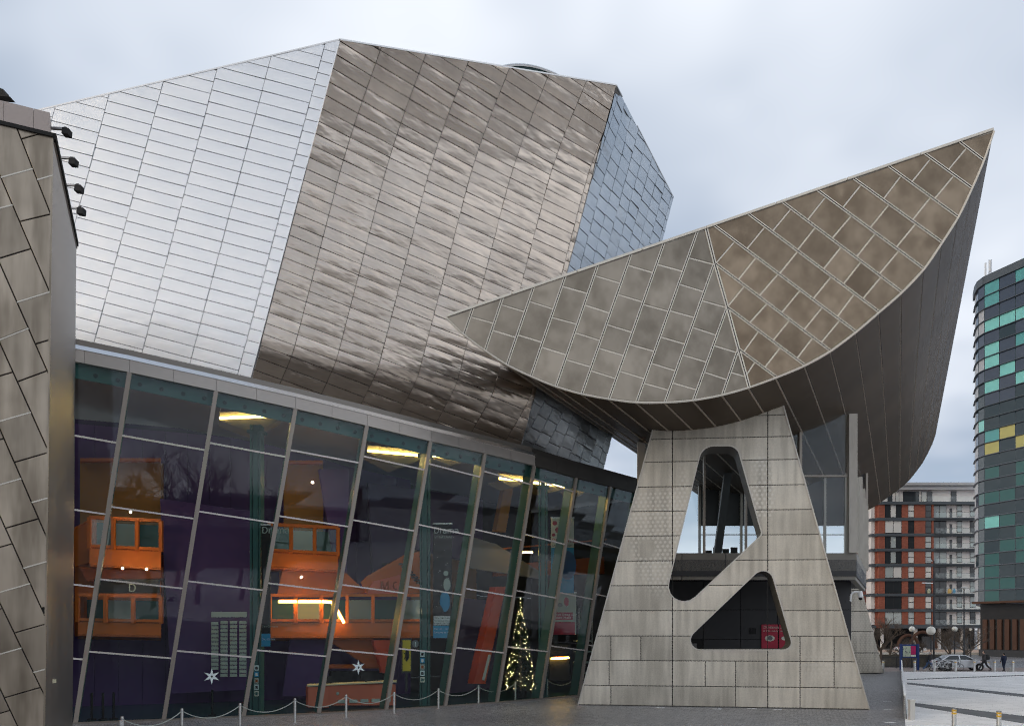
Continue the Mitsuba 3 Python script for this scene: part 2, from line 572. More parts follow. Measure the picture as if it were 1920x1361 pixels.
def slabs(p, n, uv):
    a, b = p.x * 0.9 + p.y * 0.43, p.y * 0.9 - p.x * 0.43
    row = dr.floor(b / 0.9)
    ax = a / 1.5 + cell_rand(row, 5, 1)
    fx, fy = (ax - dr.floor(ax)) * 1.5, (b / 0.9 - row) * 0.9
    edge = smoothstep(0.0, 0.03, dr.minimum(fx, 1.5 - fx)) * smoothstep(0.0, 0.03, dr.minimum(fy, 0.9 - fy))
    r = cell_rand(dr.floor(ax), row, 3)
    big = fbm(p.x * 0.1, p.y * 0.1, 4.0, octaves=4)
    st = fbm(p.x * 0.9, p.y * 0.9, 8.0, octaves=3)
    tone = (0.72 + 0.08 * r) * (0.80 + 0.25 * big + 0.15 * st)
    return mi.Color3f(tone, tone * 0.97, tone * 0.93) * (0.66 + 0.34 * edge)


diffuse('plaza_slabs', slabs, 0.6)
diffuse('band_paving', lambda p, n, uv: mi.Color3f(0.115) * (0.7 + 0.6 * fbm(p.x * 1.2, p.y * 1.2, 3.0)), 0.6)
diffuse('road_surface', lambda p, n, uv: mix((0.30, 0.24, 0.21), (0.20, 0.16, 0.145), fbm(p.x * 0.6, p.y * 0.6, 3.0)), 0.7)
diffuse('far_paving', lambda p, n, uv: mix((0.42, 0.31, 0.24), (0.30, 0.22, 0.18), fbm(p.x * 0.2, p.y * 0.2, 3.0)), 0.7)
diffuse('dock_stone', lambda p, n, uv: mi.Color3f(0.07, 0.065, 0.055) * (0.5 + fbm(p.x * 0.7, p.z * 2.5, 3.0, octaves=4)), 0.7)
mat('dock_water', {'type': 'twosided', 'bsdf': {'type': 'principled', 'base_color': rgb(0.02, 0.025, 0.025), 'roughness': 0.12, 'specular': 0.5}})


def brick(p, n, uv):
    row = dr.floor(p.z / 0.15)
    ax = (p.x + p.y) / 0.45 + 0.5 * (row - 2 * dr.floor(row / 2))
    r = cell_rand(dr.floor(ax), row, 3)
    big = fbm(p.x * 0.3, p.z * 0.3, p.y, octaves=3)
    return mix((0.36, 0.125, 0.082), (0.24, 0.078, 0.055), r * 0.6 + big * 0.4)


diffuse('flat_brick', brick, 0.8)
diffuse('flat_render', lambda p, n, uv: mix((0.78, 0.74, 0.72), (0.66, 0.63, 0.62), fbm(p.x * 0.4, p.z * 0.15, 2.0)), 0.8)
diffuse('slab_grey', (0.085, 0.10, 0.115), 0.5)
diffuse('roof_grey', (0.42, 0.43, 0.45), 0.5)
diffuse('pane_dark', (0.025, 0.03, 0.034), 0.06, spec=0.6)
diffuse('pane_pale', (0.40, 0.45, 0.45), 0.08, spec=0.6)
diffuse('curtain_white', (0.68, 0.68, 0.66), 0.3, spec=0.5)
diffuse('tower_teal', (0.075, 0.31, 0.31), 0.10, spec=0.6)
diffuse('tower_pale', (0.20, 0.56, 0.52), 0.12, spec=0.45)
diffuse('tower_navy', (0.040, 0.056, 0.088), 0.14, spec=0.5)
diffuse('tower_dark', (0.010, 0.028, 0.038), 0.08, spec=0.5)
diffuse('tower_green', (0.014, 0.095, 0.09), 0.10, spec=0.5)
diffuse('tower_yellow', (0.42, 0.38, 0.10), 0.15, spec=0.6)
diffuse('tower_frame', (0.13, 0.14, 0.165), 0.35, metallic=0.4)
diffuse('fin_brown', (0.085, 0.04, 0.025), 0.6)
diffuse('podium_black', (0.018, 0.017, 0.018), 0.4)
diffuse('bark', (0.12, 0.092, 0.072), 0.85)
diffuse('pole_dark', (0.035, 0.036, 0.04), 0.5)
diffuse('globe_opal', (0.78, 0.76, 0.68), 0.3)
diffuse('sign_blue', (0.015, 0.04, 0.15), 0.4)
diffuse('map_green', (0.42, 0.47, 0.36), 0.5)
diffuse('map_crimson', (0.42, 0.01, 0.10), 0.5)
diffuse('car_silver', (0.62, 0.63, 0.65), 0.25, metallic=0.55, clearcoat=0.8)
diffuse('car_glass', (0.02, 0.025, 0.03), 0.05, spec=0.7)
diffuse('rubber', (0.015, 0.015, 0.016), 0.8)
diffuse('lamp_amber', (0.75, 0.42, 0.04), 0.4)
diffuse('band_yellow', (0.72, 0.40, 0.03), 0.45)
diffuse('skin', (0.55, 0.34, 0.25), 0.6)
diffuse('hair_dark', (0.02, 0.016, 0.013), 0.7)
diffuse('hair_grey', (0.45, 0.42, 0.38), 0.7)
diffuse('jacket_black', (0.03, 0.03, 0.032), 0.8)
diffuse('jacket_grey', (0.06, 0.055, 0.055), 0.8)
diffuse('jeans_blue', (0.07, 0.13, 0.26), 0.8)
diffuse('suit_navy', (0.014, 0.02, 0.045), 0.8)
diffuse('shoe_pale', (0.5, 0.5, 0.5), 0.6)
diffuse('stone_pale', (0.55, 0.54, 0.51), 0.6)
diffuse('tower_brown', lambda p, n, uv: mix((0.16, 0.105, 0.08), (0.11, 0.07, 0.055), fbm(p.x * 0.3, p.z * 0.3, 2.0)), 0.8)
diffuse('block_stone', lambda p, n, uv: mix((0.60, 0.55, 0.49), (0.50, 0.45, 0.40), fbm(p.x * 0.2, p.z * 0.2, 2.0)), 0.8)


def lamp(c, power):
    return {'emitter': {'type': 'area', 'radiance': rgb(*(x * power for x in c))}}

# ------------------------------------------------------------------ ground, plaza, dock
D = unit(V(0.483, 1, 0))                                   # direction in which the canopy, the ramp edge and the box recede
DOCK = Polygon([(-60, 80), (43, 80), (66, 119.5), (-60, 119.5)])


def flat(poly, z, name, bsdf, **kw):
    v, f = trimesh.creation.triangulate_polygon(poly, engine='earcut')
    v = np.column_stack([v, np.full(len(v), z)])
    return put(mikit.ply(trimesh.Trimesh(v, f, process=False), bsdf), name, **kw)


flat(Polygon([(-900, -400), (900, -400), (900, 3000), (-900, 3000)]).difference(DOCK), 0.0, 'ground', 'paving_setts', kind='structure')
flat(DOCK.buffer(0.5), -2.0, 'dock_water', 'dock_water', kind='structure')
edge0 = onground(1697, 1352)
pl_edge = [edge0 + D * t for t in (-70, 60)]
e_far = edge0 + D * ((72.0 - edge0[1]) / D[1])
e_near = edge0 - D * 75
flat(Polygon([e_far[:2], (140, 72.0), (140, -60), (-30, -60), e_near[:2]]).buffer(0), 0.004, 'plaza', 'plaza_slabs', kind='structure')
flat(Polygon([(28, 72.25), (160, 72.25), (160, 79.5), (28, 79.5)]), 0.004, 'road', 'road_surface', kind='structure')
flat(Polygon([(-120, 120.5), (400, 120.5), (400, 150), (-120, 150)]), 0.004, 'quay_pavement', 'far_paving', kind='structure')
for a, b, c, d in (((1700.5, 1279.3), (1920, 1301.5), (1920, 1307), (1700.5, 1283)),
                   ((1713, 1317.5), (1920, 1342.3), (1920, 1356.5), (1713, 1323.7)),
                   ((1700, 1273.2), (1920, 1265.2), (1920, 1266.8), (1700, 1275))):
    q = [onground(*p)[:2] for p in (a, b, c, d)]
    q[1], q[2] = q[0] + (q[1] - q[0]) * 2.2, q[3] + (q[2] - q[3]) * 2.2
    flat(Polygon(q).buffer(0), 0.008, 'plaza_band', 'band_paving', kind='structure')
mb = MB()
mb.box((-8, 79.9, -1.0), (103, 0.5, 1.99)).box((-8, 119.9, -0.9), (150, 0.7, 2.0))
mb.bar((43, 80, -1), (66, 119.5, -1), 0.5, 1.98)
mb.build('dock_wall', 'dock_stone', kind='structure')
mb = MB()
mb.box((20, 120.0, 0.17), (150, 0.9, 0.34))
mb.build('quay_kerb', 'stone_pale', kind='structure')
for px, py, lab in ((1665, 1315, 'pale paving marker right of the pier, furthest of three in a line'), (1666, 1330, 'pale paving marker right of the pier, middle of three in a line'), (1669, 1354.5, 'pale paving marker right of the pier, nearest of three in a line'),
                    (1238, 1326.5, 'pale paving marker in front of the pier, leftmost of four'), (1345, 1329, 'pale paving marker in front of the pier, second of four from the left'),
                    (1410, 1328.5, 'pale paving marker in front of the pier, third of four from the left'), (1458, 1329.5, 'pale paving marker in front of the pier, rightmost of four')):
    p = onground(px, py)
    mb = MB().box(p + V(0, 0, 0.004), (0.42, 0.14, 0.008))
    mb.build('ground_marker', 'white_paint', label=lab, cat='marker', group='pale markers in the paving')

# ------------------------------------------------------------------ the steel-clad volume
PA = Plane(at(470, 712, 36.3), (0, -1, 0))
PB = Plane(at(470, 712, 36.3), (0.348, -0.899, -0.091))
e2b, e2t = PB.px(975, 840), PB.px(1155, 162)
cC = unit(e2t - e2b)
nC = np.cross(unit(V(0.68, 0.733, 0)), cC)
PC = Plane(e2b, nC if nC[1] < 0 else -nC)
steel_volume = thing('steel_theatre', 'faceted stainless steel clad theatre volume rising above the glass foyer', 'building')
m_in = -unit(PB.n + PC.n)


def bend_of(pl, p, q, fade=0.0):
    a, b = pl.px2(*p), pl.px2(*q)
    d = unit(b - a)

    def f(x):
        x = np.atleast_2d(x)
        k = -((x[:, 1] - a[1]) * d[0] - (x[:, 0] - a[0]) * d[1])
        L, s = 0.9, 0.62
        z = np.where(k <= 0, 0, np.where(k < L, s * k * k / (2 * L), s * (k - L / 2)))
        if fade:
            z = z * np.clip(1 - fade * ((x[:, 0] - a[0]) * d[0] + (x[:, 1] - a[1]) * d[1]), 0.1, 1)
        return z[:, None] * m_in
    return f


bendB = bend_of(PB, (486, 632), (1003, 738))
bendC = bend_of(PC, (1003, 738), (1165, 775), 0.22)


def roll_of(pl, p, q, fade, gain=1.0):
    """The upper part of the warm wall rolls outwards a little towards the roof edge."""
    a, b = pl.px2(*p), pl.px2(*q)
    d = unit(b - a)

    def f(x):
        x = np.atleast_2d(x)
        k = (x[:, 1] - a[1]) * d[0] - (x[:, 0] - a[0]) * d[1]
        k = k * gain
        L, s = 3.6, 0.37
        z = np.where(k <= 0, 0, np.where(k < L, s * k * k / (2 * L), s * (k - L / 2)))
        if fade:
            z = z * np.clip(1 - fade * ((x[:, 0] - a[0]) * d[0] + (x[:, 1] - a[1]) * d[1]), 0.0, 1)
        return -z[:, None] * m_in
    return f


rollB = roll_of(PB, (565, 350), (1100, 372), 0.0)


def height_over(pl, p, q, r):
    a_, b_, c_ = pl.px2(*p), pl.px2(*q), pl.px2(*r)
    d_ = unit(b_ - a_)
    return (c_[1] - a_[1]) * d_[0] - (c_[0] - a_[0]) * d_[1]


rollC = roll_of(PC, (1100, 372), (1262, 400), 0.3, height_over(PB, (565, 350), (1100, 372), (1155, 162)) / height_over(PC, (1100, 372), (1262, 400), (1155, 162)))
warpB = lambda x: bendB(x) + rollB(x)
warpC = lambda x: bendC(x) + rollC(x)
hide_poly = Polygon([(837, 597), (870, 628), (909, 658), (995, 706), (1091, 745), (1200, 805), (1225, 800), (1475, 780), (1600, 640), (1863, 247), (1325, 430)])
regA = PA.pxs([(20, 221.5), (638, 77), (470, 712), (120, 646), (-60, 620)])
regB = PB.pxs([(638, 77), (1155, 162), (975, 840), (955, 846), (470, 722)])
regC = PC.pxs([(1155, 162), (1262, 372), (1130, 884), (975, 842)])


def shift_noise(pl, amp, s, seed):
    def f(x):
        x = np.atleast_2d(x)
        return amp * (meshkit.noise(np.column_stack([x[:, 0] * s * 1.3, x[:, 1] * s * 2.6, np.full(len(x), seed)]), 3) - 0.5)
    return f


def clad(pl, reg, p_bot, p_top, w, ph, bsdf, wall, piece, warp, amp, tilt, seed, gap=0.009, sheet='joint_dark'):
    r = np.random.default_rng(seed)
    hold = f'{steel_volume}__{wall}'
    # the dark sheet behind the joints
    back = Polygon(reg)
    cells, st = [], {}
    c = unit(pl.px2(*p_top) - pl.px2(*p_bot))
    rd = V(c[1], -c[0])
    mb = MB()
    for i, j, q in lattice(reg, pl.px2(*p_bot), rd, c, w, ph, lambda i: st.setdefault(i, r.uniform(0, ph))):
        n = len(q)
        P = pl.to3(q, -0.06) + (warp(q) if warp else 0)
        mb.add(np.vstack([P, P.mean(0)[None]]), [[a, (a + 1) % n, n] for a in range(n)])
        cells.append((i, j, q))
    k = mb.build(wall, sheet, steel_volume)
    bf = shift_noise(pl, amp, 0.55, seed)
    for i, j, q in cells:
        t = (r.normal(0, tilt), -0.018 + r.normal(0, tilt * 1.4))
        four = len(q) == 4
        m = panel(pl, q, gap, 0.04, 0.008, bulge=r.uniform(0.004, 0.012) if amp < 0.03 else r.uniform(0.010, 0.042), tilt=t, grid=(4, 4) if (four and (amp > 0.01)) else None, bump=bf, warp=warp)
        if m is not None:
            put(mikit.ply(m.mesh(), f'{bsdf}_{int(r.integers(3))}' if bsdf == 'steel_warm' else bsdf, smooth=24), piece, k)


def gap_w(pl, p1a, p1b, p2a):
    a, b, x = pl.px2(*p1a), pl.px2(*p1b), pl.px2(*p2a)
    d = unit(b - a)
    return abs((x - a)[0] * d[1] - (x - a)[1] * d[0])




def unwarp(pl, warp, px, py):
    """The point of the flat plane that the bent surface shows at pixel (px, py)."""
    x, y = float(px), float(py)
    for _ in range(12):
        q = pl.px2(x, y)
        P = pl.to3(q) + warp(q[None])[0]
        x += px - (CX + F * P[0] / P[1])
        y += py - (HY - F * (P[2] - HC) / P[1])
    return pl.px2(x, y)


def edge_px(pl, warp, pts, n=8):
    out = []
    for a, b in zip(pts, pts[1:] + pts[:1]):
        for s in range(n):
            out.append(unwarp(pl, warp, a[0] + (b[0] - a[0]) * s / n, a[1] + (b[1] - a[1]) * s / n))
    return np.array(out)


regB = edge_px(PB, warpB, [(638, 77), (1155, 162), (975, 842), (470, 716)])
regC = edge_px(PC, warpC, [(1155, 162), (1262, 372), (1130, 884), (975, 842)])
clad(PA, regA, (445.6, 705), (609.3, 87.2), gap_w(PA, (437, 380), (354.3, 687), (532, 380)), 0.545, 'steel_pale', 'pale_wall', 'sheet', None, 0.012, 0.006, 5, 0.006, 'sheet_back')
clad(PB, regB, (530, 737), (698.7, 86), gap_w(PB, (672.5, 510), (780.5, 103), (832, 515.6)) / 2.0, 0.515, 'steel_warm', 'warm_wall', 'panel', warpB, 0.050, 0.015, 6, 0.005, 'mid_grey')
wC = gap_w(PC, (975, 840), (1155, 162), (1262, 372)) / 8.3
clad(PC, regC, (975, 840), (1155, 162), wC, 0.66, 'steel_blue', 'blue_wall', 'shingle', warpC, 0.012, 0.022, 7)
# folded corner trims, roof and back of the volume
mb = MB()
ea = [PA.px(470 + 168 * s, 712 - 635 * s) for s in np.linspace(0, 1, 25)]
eb = [PB.to3(unwarp(PB, warpB, 470 + 168 * s, 712 - 635 * s)) + warpB(unwarp(PB, warpB, 470 + 168 * s, 712 - 635 * s)[None])[0] for s in np.linspace(0, 1, 25)]
mb.add([p - V(0, 0.045, 0) for p in ea] + eb, [[i, 25 + i, 26 + i, i + 1] for i in range(24)])
mb.add([p + V(-.05, -.044, 0) for p in ea] + [p + V(0.0, -.046, 0) for p in ea], [[i, 25 + i, 26 + i, i + 1] for i in range(24)])
mb.build('corner_trim', 'steel_pale', steel_volume)
wB = lambda x, y: PB.to3(unwarp(PB, warpB, x, y)) + warpB(unwarp(PB, warpB, x, y)[None])[0]
wC = lambda x, y: PC.to3(unwarp(PC, warpC, x, y)) + warpC(unwarp(PC, warpC, x, y)[None])[0]
tops = [PA.px(20, 221.5), PA.px(638, 77), wB(638, 77), wB(1155, 162)] + [wC(1155 + 107 * s, 162 + 210 * s) for s in (.1, .22, .36, .55, .75, 1)]
bots = [PC.px(1130, 884) + m_in * 0.5]
mb = MB()
for a, b in zip(tops[:-1], tops[1:]):
    if np.linalg.norm(b - a) > 1.2:
        mb.bar(a + V(0, 0, 0.02), b + V(0, 0, 0.02), 0.10, 0.07)
mb.build('roof_edge', 'steel_trim', steel_volume)
back = [tops[0] + V(0, 30, -6)] + [p + V(-6, 26, -5) for p in tops[1:-1]] + [tops[-1] + V(-6, 10, -4)]
mb = MB()
t2 = [p + V(0, 0.06, -0.06) for p in tops]
for i in range(len(tops) - 1):
    mb.add([t2[i], t2[i + 1], back[i + 1], back[i]], [[0, 1, 2, 3]])
mb.add([t2[-1], bots[0] + V(0, 0.1, 0), bots[0] + V(-6, 9, 1.5), back[-1]], [[0, 1, 2, 3]])
mb.build('roof', 'ledge_metal', steel_volume)
# low dark roof light that shows above the roof edge
mb = MB()
a, b = wB(925, 126) + V(0, 0.25, -0.05), wB(1072, 150) + V(0, 0.25, -0.05)
n = 24
ax = b - a
prof = [a + ax * (i / n) + V(0, 0, (0.62 - 0.18 * (i / n)) * math.sin(math.pi * (i / n)) ** 0.75) for i in range(n + 1)]
for i in range(n):
    mb.prism([a + ax * (i / n) - V(0, 0, .3), a + ax * ((i + 1) / n) - V(0, 0, .3), prof[i + 1], prof[i]], V(0.4, 2.0, 0))
mb.build('roof_light', 'teal_dark', steel_volume)
mb = MB()
mb.tube(prof, 0.07, 6)
mb.build('rim', 'steel_trim', f'{steel_volume}__roof_light')

# ------------------------------------------------------------------ the glass foyer
MU = [((243, 700), (141.5, 1356), 32.25), ((405, 735), (307, 1350), 33.5), ((553.5, 768), (456.4, 1345.6), 34.75), ((687, 799.5), (597, 1336), 36.0),
      ((806, 828.6), (723, 1328.6), 37.6), ((907.8, 851.5), (833.6, 1319.6), 39.45), ((1000.6, 874), (930.5, 1309), 41.42), ((1079, 897), (1013, 1297), 43.6),
      ((1143, 913), (1085, 1290), 45.8)]
BS = [V((b[0] - CX) / F * Y, Y, 0) for t, b, Y in MU]
TS = [at(t[0], t[1], Y) for t, b, Y in MU]
BS = [BS[0] + V(-2.95, -1.25, 0)] + BS + [BS[-1] + V(2.2, 2.35, 0), BS[-1] + V(4.3, 4.8, 0)]
TS = [TS[0] + V(-2.95, -1.25, 0.3)] + TS + [TS[-1] + V(2.15, 2.35, -0.05), TS[-1] + V(4.2, 4.8, -0.1)]
NB = len(BS)
foyer = thing('glass_foyer', 'leaning glazed foyer front with pale mullions below the steel theatre', 'building')
NOUT = []
for k in range(NB):
    a, b = BS[max(k - 1, 0)], BS[min(k + 1, NB - 1)]
    d = unit(b - a)
    NOUT.append(V(d[1], -d[0], 0))
AXIS = [unit(t - b) for t, b in zip(TS, BS)]
LEN = [np.linalg.norm(t - b) for t, b in zip(TS, BS)]
LEV = [2.95, 5.9, 8.85, 11.75]


def on_mull(k, s, off=0.0):
    return BS[k] + AXIS[k] * s + NOUT[k] * off


for k in range(NB):
    side = np.cross(NOUT[k], AXIS[k])
    mb = MB()
    mb.box((on_mull(k, 0.02) + on_mull(k, LEN[k])) / 2 + NOUT[k] * 0.04, (0.17, 0.13, LEN[k]), np.array([side, NOUT[k], AXIS[k]]))
    mb.build('mullion', 'mullion_paint', foyer)
    mb = MB()
    mb.box((on_mull(k, 0.05) + on_mull(k, LEN[k] - 0.1)) / 2 - NOUT[k] * 0.36, (0.12, 0.60, LEN[k] - 0.15), np.array([side, NOUT[k], AXIS[k]]))
    mb.build('glazing_fin', 'teal_paint', foyer)
grng = np.random.default_rng(4)
for k in range(NB - 1):
    lo = [0.06] + [s for s in LEV if s < LEN[k] - 0.5] + [LEN[k]]
    hi = [0.06] + [s - 0.33 for s in LEV if s < LEN[k] - 0.5] + [LEN[k + 1]]
    for r in range(len(lo) - 1):
        jit = grng.normal(0, 0.006, 4)
        q = [on_mull(k, lo[r], jit[0]), on_mull(k + 1, hi[r], jit[1]), on_mull(k + 1, hi[r + 1], jit[2]), on_mull(k, lo[r + 1], jit[3])]
        mb = MB().add(q, [[0, 1, 2, 3]])
        mb.build('pane', 'glass_green', foyer)
        if r:
            mb = MB().bar(on_mull(k, lo[r], 0.03), on_mull(k + 1, hi[r], 0.03), 0.09, 0.065, up=AXIS[k])
            mb.build('transom', 'transom_paint', foyer)
    # sill
    MB().bar(on_mull(k, 0.03, 0.02), on_mull(k + 1, 0.03, 0.02), 0.30, 0.06).build('sill', 'ledge_metal', foyer)
    # header beam behind the glass, pierced by round holes
    a, b = on_mull(k, LEN[k] - 0.30, -0.30), on_mull(k + 1, LEN[k + 1] - 0.30, -0.30)
    MB().bar(a + V(0, 0, .26), b + V(0, 0, .26), 0.08, 0.98, up=AXIS[k]).build('header_beam', 'teal_paint', foyer)
    mb = MB()
    for i in range(4):
        c = a + (b - a) * ((i + 0.5) / 4) + NOUT[k] * 0.035
        d = unit(b - a)
        mb.tube([c, c + NOUT[k] * 0.03], 0.085, 10)
    mb.build('bolt_cap', 'teal_dark', foyer, kind='stuff')
    # fascia, gutter, ledge
    up = V(0, 0, 1)
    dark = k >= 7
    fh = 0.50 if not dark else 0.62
    f0, f1 = TS[k] + NOUT[k] * 0.12, TS[k + 1] + NOUT[k + 1] * 0.12
    for s in range(2):
        p, q = f0 + (f1 - f0) * (s / 2 + 0.002), f0 + (f1 - f0) * ((s + 1) / 2 - 0.002)
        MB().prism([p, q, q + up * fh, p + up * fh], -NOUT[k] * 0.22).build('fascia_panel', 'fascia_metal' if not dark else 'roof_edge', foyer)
    if not dark:
        g0, g1 = TS[k] + NOUT[k] * 0.16 + up * (fh + 0.10), TS[k + 1] + NOUT[k + 1] * 0.16 + up * (fh + 0.10)
        MB().prism([g0 - up * .10, g1 - up * .10, g1 + up * .12 - NOUT[k + 1] * .20, g0 + up * .12 - NOUT[k] * .20], -NOUT[k] * .06).build('gutter', 'steel_gutter', foyer)
    MB().prism([TS[k] - NOUT[k] * 0.15 + up * 0.45, TS[k + 1] - NOUT[k + 1] * 0.15 + up * 0.45, TS[k + 1] - NOUT[k + 1] * 0.15 + up * 0.98, TS[k] - NOUT[k] * 0.15 + up * 0.98],
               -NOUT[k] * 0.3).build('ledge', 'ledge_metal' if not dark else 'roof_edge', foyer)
    # roof slab over the foyer
    p, q = TS[k] - NOUT[k] * 0.2, TS[k + 1] - NOUT[k + 1] * 0.2
    w = 12
    MB().prism([p + up * 0.30, q + up * 0.30, q - NOUT[k + 1] * w + up * 0.30, p - NOUT[k] * w + up * 0.30], up * 0.3).build('roof_slab', 'ledge_metal', foyer)

# ------------------------------------------------------------------ the pointed canopy
LT = [(887, 578), (942.5, 559), (1000.6, 539), (1060, 518), (1120.6, 498.4), (1183, 478), (1244.4, 457.8), (1306.9, 436), (1339.4, 493.75), (1363, 576.6), (1384, 654.7)]
LB = [(870, 628), (909.7, 657.8), (950.6, 684.4), (995.6, 706), (1042.5, 725), (1091, 739), (1141.9, 748.4), (1193.4, 754.7), (1246.6, 754.7), (1300, 750.6), (1354.4, 740.6)]
TIP_L, TIP_R, CR_T, CR_B = (837, 597), (1863, 247), (1323.8, 431), (1404, 726.6)
RT = [(1384, 654.7), (1363, 576.6), (1339.4, 493.75), (1339, 423.8), (1402.5, 402), (1467, 380), (1532.8, 358), (1600, 336), (1666, 313), (1732.8, 289), (1799, 267.5)]
RB = [(1455.6, 708), (1509, 685.6), (1556.9, 658.6), (1604.7, 623), (1648, 586), (1690.6, 548.8), (1731.9, 505), (1766, 455.6), (1796, 408), (1821.9, 354), (1844, 302)]
PL = Plane(at(*CR_B, 34.6), (0.03, -1, 0.0))
PR = Plane.through(PL.px(*CR_B), PL.px(*CR_T), at(*TIP_R, 33.1))
canopy = thing('entrance_canopy', 'huge pointed boat shaped metal canopy with panelled face rising to the right', 'canopy')
z5 = lambda x, y: (820 + x / 3.2, 400 + y / 3.2)
z6 = lambda x, y: (1300 + x / 3.2, 230 + y / 3.2)
z8 = lambda x, y: (820 + x / 1.7778, 230 + y / 1.7778)
JL = {1: [(205, 625, 330, 660)], 2: [(392, 553, 520, 592), (335, 705, 465, 745)], 3: [(565, 535, 690, 575), (495, 735, 615, 772)],
      4: [(758, 443, 900, 483), (697, 630, 830, 665), (632, 807, 765, 848)],
      5: [(955, 380, 1090, 420), (888, 553, 1030, 600), (830, 720, 962, 760), (775, 880, 910, 920)],
      6: [(1155, 318, 1290, 358), (1092, 492, 1225, 532), (1018, 670, 1165, 715), (972, 812, 1108, 852), (920, 945, 1060, 990)],
      7: [(1330, 312, 1470, 350), (1240, 550, 1380, 588), (1150, 787, 1295, 828), (1100, 950, 1230, 990)],
      8: [(1515, 272, 1655, 308), (1460, 430, 1590, 470), (1400, 588, 1535, 625), (1343, 745, 1475, 783), (1280, 900, 1425, 945), (1243, 1022, 1380, 1060)],
      9: [(1590, 527, 1735, 567), (1537, 688, 1665, 730), (1475, 852, 1610, 893), (1408, 1018, 1550, 1058)],
      10: [(1665, 797, 1790, 835), (1605, 955, 1730, 997)], 11: [(1768, 958, 1835, 978)]}
JR = {0: [(1419, 674, 1402, 700)], 1: [(1420.8, 623.8, 1396.5, 657.5), (1461, 654.7, 1436, 686.7)],
      2: [z6(305, 985) + z6(215, 1095), z6(440, 1090) + z6(345, 1195), z6(575, 1190) + z6(485, 1300), (1523, 635, 1495, 671.5)],
      3: [z6(240, 725) + z6(145, 835), z6(370, 820) + z6(278, 935), z6(502, 918) + z6(405, 1030), z6(635, 1015) + z6(540, 1130), z6(770, 1115) + z6(668, 1240), z6(868, 1200) + z6(775, 1312)],
      4: [z6(420, 640) + z6(328, 752), z6(618, 785) + z6(520, 905), z6(820, 935) + z6(718, 1060), z6(958, 1040) + z6(870, 1158)],
      5: [z6(578, 530) + z6(478, 650), z6(725, 640) + z6(630, 760), z6(885, 750) + z6(778, 885), z6(1000, 845) + z6(905, 965), z6(1120, 935) + z6(1020, 1055)],
      6: [z6(785, 460) + z6(690, 580), z6(945, 565) + z6(832, 698), z6(1085, 675) + z6(985, 800), z6(1225, 780) + z6(1125, 900)],
      7: [z6(1005, 378) + z6(895, 515), z6(1165, 505) + z6(1068, 625), z6(1325, 620) + z6(1222, 745)],
      8: [z6(1240, 330) + z6(1145, 455), z6(1420, 455) + z6(1320, 580)], 9: [z6(1415, 230) + z6(1318, 350), z6(1555, 330) + z6(1455, 450)],
      10: [z6(1635, 160) + z6(1535, 280)], 11: []}
face = put(mikit.ply((MB().add([PL.px(*p) for p in (TIP_L, CR_T, CR_B)] + [PL.px(*p) for p in LB[::-1]], [[0, 2, 1]] + [[0, k + 1, k] for k in range(3, 13)] + [[0, 3, 2]])
                      .add([PR.px(*p) for p in (CR_B, CR_T, TIP_R)] + [PR.px(*p) for p in RB], [[0, 1, 2]] + [[1, k + 1, k] for k in range(3, 13)] + [[1, 3, 0], [1, 2, 13]])).mesh(),
                     'joint_pale'), 'face', canopy)
prng = np.random.default_rng(21)


def face_cells(pl, strip, joints, first):
    for c in cut_strip(np.array(strip), [((a, b), (x, y)) for a, b, x, y in joints], first):
        q = ccw(pl.pxs(c))
        m = panel(pl, q, 0.032, 0.020, 0.008, bulge=prng.uniform(-0.002, 0.010), tilt=prng.normal(0, 0.006, 2))
        if m is not None:
            put(mikit.ply(m.mesh(), f'canopy_metal_{int(prng.integers(3))}', smooth=24), 'panel', face)


lt, lb = [TIP_L] + LT, [TIP_L] + LB
for k in range(12):
    if k == 0:
        strip = [TIP_L, LT[0], LB[0]]
    elif k < 8:
        strip = [LT[k - 1], LT[k], LB[k], LB[k - 1]]
    elif k == 8:
        strip = [LT[7], CR_T, LT[8], LB[8], LB[7]]
    elif k < 11:
        strip = [LT[k - 1], LT[k], LB[k], LB[k - 1]]
    else:
        strip = [LT[10], CR_B, LB[10]]
    js = [z5(a, b) + z5(x, y) for a, b, x, y in JL.get(k, [])]
    face_cells(PL, strip, js, strip[0])
for k in range(12):
    if k == 0:
        strip = [RT[0], CR_B, RB[0]]
        first = RT[0]
    elif k < 3:
        strip = [RT[k], RT[k - 1], RB[k - 1], RB[k]]
        first = RT[k]
    elif k == 3:
        strip = [CR_T, RT[2], RB[2], RB[3], RT[3]]
        first = CR_T
    elif k < 11:
        strip = [RT[k], RT[k - 1], RB[k - 1], RB[k]]
        first = RT[k]
    else:
        strip = [TIP_R, RT[10], RB[10]]
        first = TIP_R
    face_cells(PR, strip, [tuple(j) for j in JR[k]], first)
# black gaps between the strips, crease and cap trims
for pl, tops_, bots_ in ((PL, LT, LB), (PR, RT, RB)):
    for a, b in zip(tops_, bots_):
        p, q = pl.px(*a), pl.px(*b)
        MB().bar(p + pl.n * 0.022, q + pl.n * 0.022, 0.115, 0.044, up=pl.n).build('batten', 'joint_pale', face)
        MB().bar(p + pl.n * 0.043, q + pl.n * 0.043, 0.036, 0.014, up=pl.n).build('open_joint', 'joint_dark', face)
cre = [PL.px(*p) for p in (CR_T, (1339.4, 493.75), (1363, 576.6), (1384, 654.7), CR_B)]
for p, q in zip(cre[:-1], cre[1:]):
    MB().bar(p + PL.n * 0.026, q + PL.n * 0.026, 0.15, 0.052, up=PL.n).build('batten', 'joint_pale', face)
MB().tube([p + PL.n * 0.045 for p in cre], 0.022, 6).build('crease_joint', 'joint_dark', face)
outline = [PL.px(*p) for p in [TIP_L] + LB + [CR_B]] + [PR.px(*p) for p in RB + [TIP_R]]
